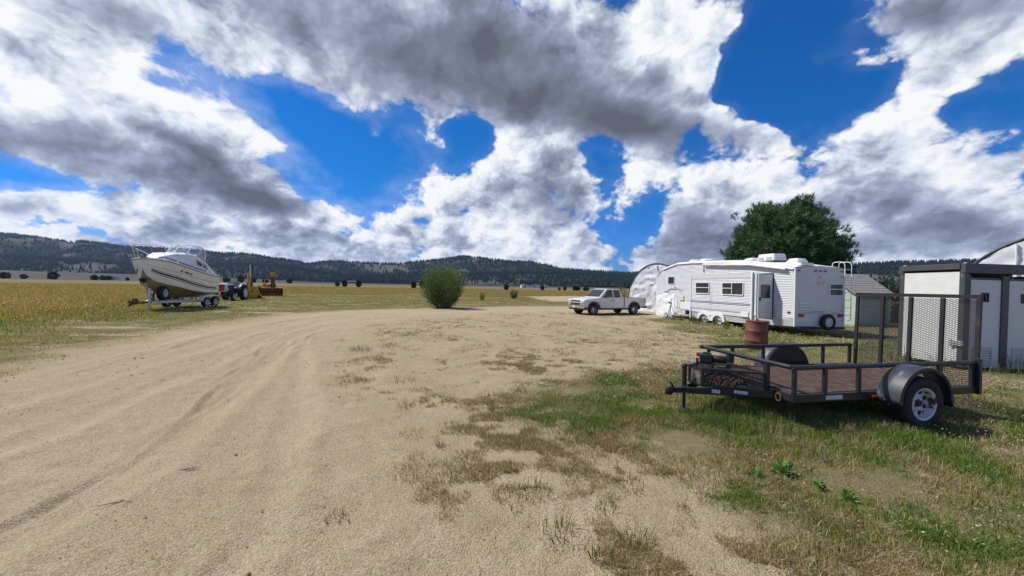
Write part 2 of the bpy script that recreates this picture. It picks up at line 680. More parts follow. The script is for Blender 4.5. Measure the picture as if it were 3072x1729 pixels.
def zones(x, y):
    """road (bare gravel), yard, green, gold fields 0..1"""
    wob = (fbm(x, y, 0.45, 4, 21) - 0.5) * 1.8
    wob2 = (fbm(x, y, 1.6, 3, 22) - 0.5) * 0.8
    sd = poly_sdf(x, y, ROAD)
    road = 1 - sstep(sd + wob * 0.7 + wob2 * 0.6, -0.35, 0.45)
    gd = poly_sdf(x, y, GREEN)
    green = 1 - sstep(gd + wob * 0.9 + wob2, -1.0, 0.8)
    # side of the road: left / beyond is field, right is the yard
    leftside = np.where((sd > 0) & ((x < -5.5 - 0.0 * y) | (y > 26.5 + np.maximum(0, (x + 6)) * 0.85)), 1.0, 0.0)
    field = leftside * sstep(sd + wob, 0.0, 2.0)
    road = np.maximum(road, 1 - sstep(poly_sdf(x, y, PATCH) + wob * 2.0, -1.5, 1.0))
    field = field * (1 - road)
    return sd, road, green, field


def goldness(x, y):
    """0 short olive turf near the yard, 1 tall ripe grass farther out"""
    q = x / np.maximum(y, 0.5)
    edge = np.interp(q, [-2.0, -1.3, -1.05, -0.8, -0.6, 0.0, 0.6], [11, 15, 25, 46, 58, 62, 70])
    w = (fbm(x, y, 0.12, 4, 91) - 0.5)
    return sstep(y + w * 0.5 * edge, edge * 0.85, edge * 1.25)


# ------------------------------------------------------------------ ground sheet, fine near the yard and coarse at the horizon
def build_ground():
    na = 640
    rad = np.concatenate([np.linspace(0.0, 1.2, 4)[:-1], np.geomspace(1.2, 60, 300), np.geomspace(60, 9000, 90)[1:]])
    ang_f = np.linspace(R(-75), R(75), na - 60)
    ang_b = np.linspace(R(75), R(285), 62)[1:-1]
    ang = np.concatenate([ang_f, ang_b])
    A, Rr = np.meshgrid(ang, rad)
    X, Y = Rr * np.sin(A), Rr * np.cos(A)
    Z = terrain(X, Y)
    sd, road, green, field = zones(X, Y)
    near = 1 - sstep(Rr, 30, 70)
    rut = 0
    trk = 0
    for i, p in enumerate(RUTS):
        d = line_d(X, Y, p) + (fbm(X, Y, 0.9, 2, 31 + i) - 0.5) * 0.25
        fade = 0.5 + 0.5 * fbm(X, Y, 0.35, 2, 41 + i)
        trk = np.maximum(trk, fade * np.exp(-(d / 0.19) ** 4))
        rut = rut + fade * (-0.026 * np.exp(-(d / 0.15) ** 2) + 0.018 * np.exp(-((d - 0.27) / 0.09) ** 2))
    for i in range(9):          # narrow tyre lines, crisp edged
        base = RUTS[i % 4]
        off = (-0.9, 0.5, 0.85, -0.45, 0.25, -0.7, 1.05, -0.2, 0.65)[i]
        d = line_d(X, Y, [(px + off, py + off * 0.15) for px, py in base]) + (fbm(X, Y, 0.5, 3, 131 + i) - 0.5) * 0.5
        k = sstep(fbm(X, Y, 0.25, 2, 141 + i), 0.42, 0.58)
        trk = trk - k * 0.8 * np.exp(-((d - 0.02) / 0.055) ** 2)
        rut = rut + k * (-0.024 * np.exp(-(d / 0.06) ** 2) + 0.020 * np.exp(-((d - 0.10) / 0.04) ** 2))
    Z = Z + rut * near * road
    Z = Z + near * ((fbm(X, Y, 2.2, 4, 51) - 0.5) * 0.05 + (fbm(X, Y, 9, 3, 52) - 0.5) * 0.018)
    nr, nn = X.shape
    me = bpy.data.meshes.new('ground')
    co = np.stack([X, Y, Z], -1).reshape(-1, 3)
    i0 = (np.arange(nr - 1)[:, None] * nn + np.arange(nn)[None, :])
    i1 = (np.arange(nr - 1)[:, None] * nn + (np.arange(nn) + 1)[None, :] % nn)
    F = np.stack([i0, i0 + nn, i1 + nn, i1], -1).reshape(-1, 4)
    fm = road.reshape(-1)[F].mean(1) > 0.5
    far = Rr.reshape(-1)[F[:, 0]] > 55
    fm &= ~far
    objs = {}
    for name, sel in (('ground', ~fm), ('dirt_road', fm)):
        FF = F[sel]
        used, inv = np.unique(FF, return_inverse=True)
        me = bpy.data.meshes.new(name)
        me.vertices.add(len(used))
        me.vertices.foreach_set('co', co[used].astype(np.float32).ravel())
        me.loops.add(FF.size)
        me.loops.foreach_set('vertex_index', inv.reshape(-1).astype(np.int32))
        me.polygons.add(len(FF))
        me.polygons.foreach_set('loop_start', np.arange(0, FF.size, 4, dtype=np.int32))
        me.update(calc_edges=True)
        me.shade_smooth()
        for an, arr in (('road', road), ('green', green), ('field', field), ('gold', goldness(X, Y)), ('track', trk * np.ones(X.shape))):
            at = me.attributes.new(an, 'FLOAT', 'POINT')
            at.data.foreach_set('value', arr.reshape(-1)[used].astype(np.float32))
        o = link_mesh(name, me, MATS['ground'])
        tag(o, kind='structure')
        objs[name] = o
    return objs


def ground_material():
    m, b = new_mat('ground')
    tc = node('ShaderNodeTexCoord')
    P = S(tc.outputs['Object'])

    def attr(n):
        a = node('ShaderNodeAttribute', attribute_name=n)
        return S(a.outputs['Fac'])
    road, green, field = attr('road'), attr('green'), attr('field')
    # gravel: grains of mixed tan, pale and dark stone
    vo = node('ShaderNodeTexVoronoi', feature='F1')
    put(vo, 'Vector', P)
    vo.inputs['Scale'].default_value = 140
    cell = S(vo.outputs['Color'])
    hs = node('ShaderNodeSeparateColor')
    put(hs, 0, cell)
    cr = S(hs.outputs[0])
    vo2 = node('ShaderNodeTexVoronoi', feature='F1')
    put(vo2, 'Vector', P)
    vo2.inputs['Scale'].default_value = 48
    hs2 = node('ShaderNodeSeparateColor')
    put(hs2, 0, S(vo2.outputs['Color']))
    big = noise(P, 0.5, 5, 0.6)
    mid = noise(P, 5, 6, 0.65)
    grav = mixc(lin(big, 0.3, 0.7, 0, 1), (0.405, 0.320, 0.202), (0.485, 0.398, 0.270))
    grav = mixc(lin(mid, 0.35, 0.68, 0, 0.7), grav, (0.345, 0.256, 0.146))
    grav = mixc(smooth(cr, 0.80, 0.98) * 0.5, grav, (0.60, 0.50, 0.355))
    grav = mixc(smooth(cr, 0.22, 0.02) * 0.6, grav, (0.20, 0.15, 0.105))
    grav = mixc(smooth(S(hs2.outputs[1]), 0.90, 0.99) * 0.35, grav, (0.52, 0.43, 0.33))
    grav = mixc(smooth(S(hs2.outputs[2]), 0.12, 0.02) * 0.45, grav, (0.20, 0.15, 0.11))
    fine = noise(P, 85, 5, 0.75)
    grav = mixc(lin(fine, 0.38, 0.53, 0.75, 0.0), grav, (0.17, 0.122, 0.080))
    grav = mixc(smooth(noise(P, 1.1, 7, 0.7), 0.58, 0.70) * 0.30, grav, (0.44, 0.365, 0.275))
    grav = mixc(smooth(noise(P, 34, 5, 0.65), 0.42, 0.34) * 0.6, grav, (0.165, 0.125, 0.085))
    grav = mixc(smooth(noise(P, 27, 5, 0.65), 0.62, 0.70) * 0.45, grav, (0.58, 0.49, 0.37))
    tk = attr('track')
    grav = mixc(tk.mx(0.0) * 0.28, grav, (0.50, 0.408, 0.278))      # packed, paler wheel tracks
    grav = mixc((tk * -1.0).mx(0.0) * 0.55, grav, (0.255, 0.188, 0.112))   # loose stones thrown up beside them
    # yard soil with dead plant litter
    lit = noise(P, 42, 8, 0.82)
    litter = mixc(lin(lit, 0.35, 0.65, 0, 1), (0.20, 0.145, 0.085), (0.44, 0.345, 0.20))
    yard = mixc(smooth(noise(P, 1.3, 6, 0.65), 0.42, 0.62) * 0.65, grav, litter)
    soilg = mixc(lin(lit, 0.35, 0.65, 0, 1), (0.085, 0.080, 0.034), (0.235, 0.195, 0.095))
    gmask = smooth(green + (noise(P, 1.6, 8, 0.7) - 0.5) * 2.8, 0.25, 0.95) * 0.9
    base = mixc(gmask, yard, soilg)
    # fields: short olive turf, then tall gold grass
    gold = mixc(lin(noise(P, 0.7, 8, 0.7), 0.35, 0.65, 0, 1), (0.105, 0.078, 0.032), (0.185, 0.138, 0.060))
    olive = mixc(lin(noise(P, 1.5, 8, 0.7), 0.35, 0.65, 0, 1), (0.085, 0.085, 0.028), (0.20, 0.17, 0.065))
    fbig = noise(vmul(P, (0.02, 0.05, 0.0)), 1.0, 5, 0.6)
    gd = attr('gold')
    fcol = mixc((gd * 0.72 + lin(fbig, 0.40, 0.60, -0.30, 0.20)).clamp(), olive, gold)
    sandy = smooth(noise(vmul(P, (0.22, 0.55, 0.0)), 1.0, 7, 0.68), 0.53, 0.60) * (1.0 - gd)
    tuftm = noise(vmul(P, (1.2, 1.2, 0.0)), 1.0, 6, 0.7)
    fcol = mixc(smooth(tuftm, 0.50, 0.62) * 0.45, fcol, (0.22, 0.175, 0.09))
    fcol = mixc(smooth(tuftm, 0.46, 0.36) * 0.6, fcol, (0.055, 0.062, 0.020))
    fcol = mixc(sandy * 0.75, fcol, (0.37, 0.30, 0.20))
    cd = node('ShaderNodeVectorMath', operation='LENGTH')
    put(cd, 0, P)
    dist = S(cd.outputs['Value'])
    sage = mixc(lin(noise(P, 0.012, 6, 0.65), 0.35, 0.65, 0, 1), (0.036, 0.034, 0.026), (0.072, 0.064, 0.046))
    fcol = mixc(smooth(dist + (noise(P, 0.004, 4, 0.6) - 0.5) * 500.0, 380, 650), fcol, sage)
    base = mixc(field, base, fcol)
    base = mixc(road, base, grav)
    put(b, 'Base Color', base)
    b.inputs['Roughness'].default_value = 0.95
    b.inputs['Specular IOR Level'].default_value = 0.15
    bn = node('ShaderNodeBump')
    bn.inputs['Strength'].default_value = 1.0
    bn.inputs['Distance'].default_value = 0.013
    h = S(vo.outputs['Distance']) * -0.55 + S(vo2.outputs['Distance']) * -0.5 + noise(P, 30, 6, 0.7) * 1.0
    put(bn, 'Height', h)
    S.tree.links.new(bn.outputs[0], b.inputs['Normal'])


ground_material()
GROUND = build_ground()


# ------------------------------------------------------------------ forested hills
def hill_material():
    m, b = new_mat('hill')
    tc = node('ShaderNodeTexCoord')
    P = S(tc.outputs['Object'])
    at = node('ShaderNodeAttribute', attribute_name='bare')
    bare = S(at.outputs['Fac'])
    n = noise(P, 0.05, 6, 0.7)
    c = mixc(lin(n, 0.35, 0.65, 0, 1), (0.010, 0.016, 0.013), (0.044, 0.056, 0.036))  # forest tone kept extra dark: cloud shade on the slopes is painted in
    g = mixc(lin(noise(P, 0.03, 6, 0.7), 0.35, 0.65, 0, 1), (0.05, 0.05, 0.042), (0.13, 0.118, 0.092))
    put(b, 'Base Color', mixc(bare, c, g))
    b.inputs['Roughness'].default_value = 1.0
    b.inputs['Specular IOR Level'].default_value = 0.0


hill_material()
mat('conifer_far', (0.011, 0.019, 0.015), 0.95, var=0.4, scale=0.02, spec=0.0)  # the clouds' shade is painted into this dark tone as well


def hill_range(name, crest, yb, yc, a0, a1, seed, trees, spur, th_m):
    """crest: table of (x/y, height/y) of the skyline, at depth yc; the foot lies at depth yb"""
    ca = np.array([c[0] for c in crest]); ch = np.array([c[1] for c in crest])
    na, nt = 420, 46
    A = np.linspace(a0, a1, na)
    T = np.concatenate([np.linspace(0, 1, nt - 12), np.linspace(1, 1.7, 13)[1:]])

    def surf(a, t):
        wig = (fbm(a * 9 + 3, t * 0 + seed, 1.0, 3, seed) - 0.5)
        Y = yb + (yc - yb) * t * (1 + 0.12 * wig)
        X = a * Y
        H = np.interp(a, ca, ch) * yc
        base = 2 + 12 * fbm(X, Y, 0.002, 2, seed)
        prof = np.where(t <= 1, sstep(t, -0.05, 1.0) ** 1.15, 1 - 0.5 * (t - 1))
        rid = (fbm(X + 0.5 * Y, Y * 0.35, 0.0042, 5, seed + 3) - 0.5)
        z = base + (H - base) * prof + rid * spur * np.sin(np.pi * np.clip(t, 0, 1)) * (H / 150)
        return X, Y, z

    def bareness(X, Y, t):
        return sstep(fbm(X + Y * 0.3, Y * 0.6, 0.006, 5, seed + 8, 0.6) + 0.06 * (0.5 - t), 0.545, 0.64)
    AA, TT = np.meshgrid(A, T)
    X, Y, Z = surf(AA, TT)
    nr, nn = X.shape
    idx = np.arange(nr * nn).reshape(nr, nn)
    F = np.stack([idx[:-1, :-1], idx[:-1, 1:], idx[1:, 1:], idx[1:, :-1]], -1).reshape(-1, 4)
    me = bpy.data.meshes.new(name)
    me.vertices.add(nr * nn)
    me.vertices.foreach_set('co', np.stack([X, Y, Z], -1).astype(np.float32).ravel())
    me.loops.add(F.size)
    me.loops.foreach_set('vertex_index', F.ravel().astype(np.int32))
    me.polygons.add(len(F))
    me.polygons.foreach_set('loop_start', np.arange(0, F.size, 4, dtype=np.int32))
    me.update(calc_edges=True)
    me.shade_smooth()
    at = me.attributes.new('bare', 'FLOAT', 'POINT')
    at.data.foreach_set('value', bareness(X, Y, TT).ravel().astype(np.float32))
    tag(link_mesh(name, me, MATS['hill']), kind='structure')
    # the wood on it: small conifers, each a tapering five-sided spire
    rs = np.random.RandomState(seed)
    a = rs.uniform(a0, a1, trees)
    t = np.where(rs.rand(trees) < 0.30, rs.uniform(0.93, 1.03, trees), rs.uniform(0.02, 1.0, trees))
    X, Y, Z = surf(a, t)
    keep = rs.rand(trees) > bareness(X, Y, t) * 0.85
    X, Y, Z = X[keep], Y[keep], Z[keep]
    n = len(X)
    hh = rs.uniform(0.55, 1.25, n) * th_m
    rr = hh * rs.uniform(0.16, 0.26, n)
    k = 5
    ph = rs.uniform(0, 6.28, n)[:, None] + np.arange(k)[None, :] * 2 * np.pi / k
    ring = np.stack([X[:, None] + rr[:, None] * np.cos(ph), Y[:, None] + rr[:, None] * np.sin(ph), np.repeat((Z + hh * 0.06)[:, None], k, 1)], -1)
    top = np.stack([X, Y, Z + hh], -1)[:, None, :]
    V = np.concatenate([ring, top], 1).reshape(-1, 3)
    b = (np.arange(n) * (k + 1))[:, None, None]
    tri = np.array([[i, (i + 1) % k, k] for i in range(k)])[None]
    mesh_tris('forest', V, (b + tri).reshape(-1, 3), MATS['conifer_far'], 'stuff')


def mesh_tris(name, V, F, mt, kind=None, col=None, parent=None):
    me = bpy.data.meshes.new(name)
    me.vertices.add(len(V))
    me.vertices.foreach_set('co', np.asarray(V, np.float32).ravel())
    me.loops.add(F.size)
    me.loops.foreach_set('vertex_index', F.ravel().astype(np.int32))
    me.polygons.add(len(F))
    me.polygons.foreach_set('loop_start', np.arange(0, F.size, F.shape[1], dtype=np.int32))
    if col is not None:
        ca = me.color_attributes.new('col', 'FLOAT_COLOR', 'POINT')
        c4 = np.ones((len(V), 4), np.float32)
        c4[:, :3] = col
        ca.data.foreach_set('color', c4.ravel())
    me.update(calc_edges=True)
    o = link_mesh(name, me, mt, parent)
    return tag(o, kind=kind)


hill_range('hill', [(-2.6, .12), (-1.6, .118), (-1.385, .1127), (-1.3, .105), (-1.2, .0942), (-1.17, .098), (-1.06, .086), (-.93, .08), (-.808, .0742), (-.7, .068), (-.62, .054), (-.55, .046),
                    (-.50, .0525), (-.42, .051), (-.32, .0502), (-.22, .060), (-.133, .0724), (-.08, .069), (.02, .0600), (.06, .058), (.147, .044), (.25, .038), (.33, .036), (.6, .045), (1.0, .04), (2, .03)],
           1500, 2700, -2.4, 1.5, 3, 26000, 95, 21)
hill_range('hill', [(-2.4, .05), (-1.3, .052), (-.9, .034), (-.75, .045), (-.6, .038), (-.45, .018), (-.3, .02), (-.1, .030), (.1, .036), (.3, .03), (.6, .01), (1, .01)],
           1350, 1900, -2.2, 0.9, 14, 12000, 60, 19)
hill_range('hill', [(.3, .012), (.45, .032), (.6, .05), (.8, .062), (.92, .066), (1.05, .074), (1.23, .082), (1.5, .09), (2.4, .1)],
           900, 1450, 0.3, 2.4, 25, 9000, 30, 19)


# ------------------------------------------------------------------ grass, weeds litter and pebbles (uncountable: stuff)
def leaf_material(name, rough=0.7, trans=0.25):
    m, b = new_mat(name)
    a = node('ShaderNodeAttribute', attribute_name='col')
    c = S(a.outputs['Color'])
    put(b, 'Base Color', c)
    b.inputs['Roughness'].default_value = rough
    b.inputs['Specular IOR Level'].default_value = 0.15
    if trans:
        tr = node('ShaderNodeBsdfTranslucent')
        put(tr, 0, c)
        mx = node('ShaderNodeMixShader')
        mx.inputs[0].default_value = trans
        S.tree.links.new(b.outputs[0], mx.inputs[1])
        S.tree.links.new(tr.outputs[0], mx.inputs[2])
        out = [n for n in S.tree.nodes if n.type == 'OUTPUT_MATERIAL'][0]
        S.tree.links.new(mx.outputs[0], out.inputs[0])
    return m


leaf_material('grass', 0.75, 0.35)
leaf_material('leaf', 0.55, 0.2)
leaf_material('needle', 0.6, 0.1)

# where things stand, so that no grass grows through solid floors: (x, y, half length, half width, rotation)
FOOT = [(11.8, 9.2, 1.5, 0.72, 0.0), (7.5, 11.3, 0.3, 0.3, 0.0), (14.0, 32, 3.4, 4, 0), (20.2, 22.2, 1.3, 1.3, 0)]


def blades(name, X, Y, hgt, wid, col, lean=0.5, seed=1, segs=2):
    rs = np.random.RandomState(seed)
    n = len(X)
    Z = terrain(X, Y) - 0.015
    a = rs.uniform(0, 2 * np.pi, n)
    ln = rs.rand(n) ** 1.3 * lean * hgt
    dx, dy = np.cos(a), np.sin(a)
    fa = rs.uniform(0, 2 * np.pi, n)
    wx, wy = np.cos(fa) * wid / 2, np.sin(fa) * wid / 2
    P = lambda k, sx: np.stack([X + dx * ln * k ** 1.8 + sx * wx, Y + dy * ln * k ** 1.8 + sx * wy, Z + hgt * k * (1 - 0.18 * k * (ln / (hgt + 1e-6)))], -1)
    if segs == 2:
        V = np.stack([P(0.0, -1), P(0.0, 1), P(0.55, -0.7), P(0.55, 0.7), P(1.0, 0)], 1).reshape(-1, 3)
        b = (np.arange(n) * 5)[:, None, None]
        F = (b + np.array([[0, 1, 3], [0, 3, 2], [2, 3, 4]])[None]).reshape(-1, 3)
        C = np.repeat(col, 5, 0)
    else:
        V = np.stack([P(0.0, -1), P(0.0, 1), P(1.0, 0)], 1).reshape(-1, 3)
        b = (np.arange(n) * 3)[:, None]
        F = b + np.array([[0, 1, 2]])
        C = np.repeat(col, 3, 0)
    return mesh_tris(name, V, F, MATS['grass'], 'stuff', C)


GRN = np.array([[0.110, 0.190, 0.026], [0.165, 0.245, 0.040], [0.230, 0.270, 0.060], [0.070, 0.140, 0.028]])
DRY = np.array([[0.42, 0.33, 0.155], [0.34, 0.26, 0.115], [0.50, 0.41, 0.22], [0.26, 0.185, 0.09]])
GLD = np.array([[0.46, 0.30, 0.075], [0.54, 0.38, 0.105], [0.34, 0.22, 0.060], [0.58, 0.45, 0.17]])


def pick(rs, pal, n):
    return pal[rs.randint(0, len(pal), n)] * rs.uniform(0.7, 1.25, n)[:, None]


def grow(N, rmin, rmax, a0, a1, seed, far):
    rs = np.random.RandomState(seed)
    r = np.exp(rs.uniform(np.log(rmin), np.log(rmax), N))
    a = rs.uniform(R(a0), R(a1), N)
    X, Y = r * np.sin(a), r * np.cos(a)
    sd, road, green, field = zones(X, Y)
    patch = fbm(X, Y, 0.9, 4, 61)
    tuft = fbm(X, Y, 4.5, 3, 62)
    fine = fbm(X, Y, 1.9, 3, 63)
    yard = (1 - road) * (1 - field)
    # green sward of the yard: dense by the trailer and camper, broken nearer the gravel
    brk = sstep(np.hypot(X - 5.2, (Y - 6.3) * 1.1), 2.6, 6.0) * 0.20 * (Y < 9) + 0.13 * sstep(4.6 - Y, 0, 1.4)
    pg = np.clip(green * 1.3, 0, 1) * yard * sstep(patch - brk, 0.12, 0.38) * (0.42 + 0.58 * sstep(tuft - brk * 0.4, 0.34, 0.54))
    # thin dead grass over the yard, a few living tufts
    wd = sstep(fbm(X, Y, 2.6, 3, 65), 0.60, 0.70) * 0.5
    py = yard * (1 - green) * (0.05 + wd + 0.55 * sstep(patch, 0.42, 0.62)) * sstep(tuft, 0.44, 0.62) * sstep(sd + (fine - .5) * 2.0, 0.0, 1.8)
    g2 = sstep(fbm(X, Y, 0.33, 3, 66) + 0.12 * sstep(X, 0, 8), 0.50, 0.62) * sstep(Y, 8, 13)
    py = np.clip(py + yard * (1 - green) * g2 * 0.5 * sstep(tuft, 0.36, 0.6) * sstep(sd, 0.3, 2), 0, 1)
    # verge and field
    verge = sstep(sd, 0.3, 2.5)
    pf = field * verge * (0.30 + 0.7 * sstep(fine, 0.36, 0.55)) * (0.45 + 0.55 * sstep(sd, 2, 7))
    bare = sstep(fbm(X * 0.5, Y, 0.5, 3, 64), 0.54, 0.64) * (1 - sstep(sd, 4, 9))
    pf = pf * (1 - 0.88 * bare)
    if not far:
        pf = pf * 0
    u = rs.rand(N)
    prob = np.clip(pg + py + pf, 0, 1)
    k = u < prob
    for (fx, fy, hx, hy, rz) in FOOT:
        k &= ~((np.abs(X - fx) < hx) & (np.abs(Y - fy) < hy))
    X, Y, r, sd, green, field, patch, fine, tuft = (q[k] for q in (X, Y, r, sd, green, field, patch, fine, tuft))
    n = len(X)
    wid = np.maximum(0.0055, r * (0.00088 if far else 0.0011)) * rs.uniform(0.7, 1.3, n)
    # how dry each blade is
    dryy = np.clip(0.76 + (fine - 0.5) * 3.4 - green * 0.42 + (1 - green) * 0.40, 0.08, 0.97)
    dryy = np.clip(dryy - 0.45 * sstep(fbm(X, Y, 0.33, 3, 66) + 0.12 * sstep(X, 0, 8), 0.50, 0.62) * sstep(Y, 8, 13), 0.08, 0.97)
    lush = np.exp(-(((X - 4.4) / 3.6) ** 2 + ((Y - 5.0) / 1.5) ** 2)) + 0.8 * np.exp(-(((X - 9.6) / 3.5) ** 2 + ((Y - 15.5) / 3.0) ** 2)) + .35 * np.exp(-(((X - 3) / 2.0) ** 2 + ((Y - 5.2) / 1.2) ** 2))
    dryy = np.clip(dryy - lush * 0.42, 0.05, 1)
    isdry = rs.rand(n) < dryy
    colr = np.where(isdry[:, None], pick(rs, DRY, n), pick(rs, GRN, n))
    gold = goldness(X, Y)
    isg = rs.rand(n) < np.clip(0.34 + 0.54 * gold + (fine - .5) * 1.8, 0, 1)
    fcol = np.where(isg[:, None], pick(rs, GLD, n), pick(rs, GRN, n) * 1.15)
    colr = np.where((field > 0.5)[:, None], fcol, colr)
    under = np.exp(-(((X - 4.6) / 2.0) ** 2 + ((Y - 5.0) / 0.7) ** 2))
    h = rs.uniform(0.018, 0.060, n) * (0.65 + 0.8 * patch) * (1 + 0.7 * np.clip(lush, 0, 1) + 1.1 * under)
    h = np.where(isdry, h * 1.1, h)
    tall = (rs.rand(n) < 0.012) & (green > 0.5)
    h = np.minimum(np.where(tall, h * 2.2, h), 0.17)
    hf = rs.uniform(0.03, 0.09, n) + gold * rs.uniform(0.05, 0.26, n) * sstep(-X / Y, 0.2, 1.0) + gold * 0.08 + sstep(-X / Y, 0.85, 1.05) * sstep(sd, 3, 6) * rs.uniform(0.02, 0.12, n)
    h = np.where(field > 0.5, hf, h)
    if not far:
        blades('grass', X, Y, h, wid, colr, 1.3, seed + 1, 2)
        return
    f = field < 0.5
    blades('grass', X[f], Y[f], h[f] * 1.15, wid[f], colr[f], 0.8, seed + 2, 1)
    f = field >= 0.5
    blades('field_grass', X[f], Y[f], h[f], wid[f], colr[f], 0.5, seed + 3, 1)


grow(1000000, 1.75, 9.5, -28, 60, 7, False)
grow(1150000, 9.5, 170, -60, 60, 8, True)
grow(60000, 5, 9.5, -60, -28, 9, True)


def pebbles():
    rs = np.random.RandomState(5)
    N = 46000
    r = np.exp(rs.uniform(np.log(1.7), np.log(16), N))
    a = rs.uniform(R(-60), R(60), N)
    X, Y = r * np.sin(a), r * np.cos(a)
    sd, road, green, field = zones(X, Y)
    k = rs.rand(N) < np.clip(road + 0.6 * (1 - green) * (1 - field), 0, 1) * (0.25 + 0.75 * sstep(fbm(X, Y, 1.2, 3, 71), 0.40, 0.6))
    X, Y, r = X[k], Y[k], r[k]
    n = len(X)
    s = np.maximum(0.0028, r * 0.0007) * np.exp(rs.randn(n) * 0.55)
    base = np.array([[1, 0, 0], [-.5, .87, 0], [-.5, -.87, 0], [0, 0, .75], [.3, .5, .45]])
    tri = np.array([[0, 4, 3], [4, 1, 3], [1, 2, 3], [2, 0, 3], [0, 1, 4]])
    ph = rs.uniform(0, 6.28, n)
    c, q = np.cos(ph)[:, None], np.sin(ph)[:, None]
    st = rs.uniform(0.7, 1.4, n)[:, None]
    bx, by, bz = base[None, :, 0] * st, base[None, :, 1], base[None, :, 2]
    jit = 1 + rs.uniform(-.25, .25, (n, 5))
    V = np.stack([X[:, None] + (bx * c - by * q) * s[:, None] * jit, Y[:, None] + (bx * q + by * c) * s[:, None] * jit, (terrain(X, Y) + 0.0)[:, None] + bz * s[:, None] * jit], -1).reshape(-1, 3)
    F = ((np.arange(n) * 5)[:, None, None] + tri[None]).reshape(-1, 3)
    pal = np.array([[.42, .33, .20], [.30, .23, .14], [.52, .44, .32], [.20, .15, .10], [.38, .27, .17]])
    C = np.repeat(pick(rs, pal, n), 5, 0)
    mesh_tris('gravel', V, F, MATS['grass'], 'stuff', C)


pebbles()


def flower_heads():
    """small pale clover and yarrow heads in the sward, yellow and white ones in the field"""
    rs = np.random.RandomState(9)
    X = np.concatenate([rs.uniform(1.5, 9.5, 5200), rs.uniform(8, 13, 900), rs.uniform(-32, -12, 700)])
    Y = np.concatenate([rs.uniform(2.4, 8.5, 5200), rs.uniform(12, 21, 900), rs.uniform(10, 24, 700)])
    sd, road, green, field = zones(X, Y)
    k = np.where(field > .5, sd > 4, (green > 0.6)) & (fbm(X, Y, 0.7, 3, 81) > 0.44)
    X, Y = X[k], Y[k]
    n = len(X)
    r = np.hypot(X, Y)
    s = np.maximum(0.007, r * 0.0012) * rs.uniform(0.7, 1.3, n)
    z = terrain(X, Y) + np.where(X < -8, rs.uniform(0.2, 0.5, n), rs.uniform(0.04, 0.13, n))
    ph = np.arange(5) * 2 * np.pi / 5
    tilt = rs.uniform(-.4, .4, (n, 1))
    ring = np.stack([X[:, None] + s[:, None] * np.cos(ph), Y[:, None] + s[:, None] * np.sin(ph), z[:, None] + s[:, None] * np.sin(ph) * tilt], -1)
    top = np.stack([X, Y, z + s * 0.6], -1)[:, None]
    V = np.concatenate([ring, top], 1).reshape(-1, 3)
    F = ((np.arange(n) * 6)[:, None, None] + np.array([[i, (i + 1) % 5, 5] for i in range(5)])[None]).reshape(-1, 3)
    pal = np.array([[.52, .42, .34], [.60, .55, .48], [.40, .24, .18], [.48, .33, .26]])
    C = pick(rs, pal, n)
    yl = (rs.rand(n) < 0.4) & (Y > 11)
    C[yl] = (0.55, 0.42, 0.05)
    mesh_tris('flower_heads', V, F, MATS['grass'], 'stuff', np.repeat(C, 6, 0))


flower_heads()


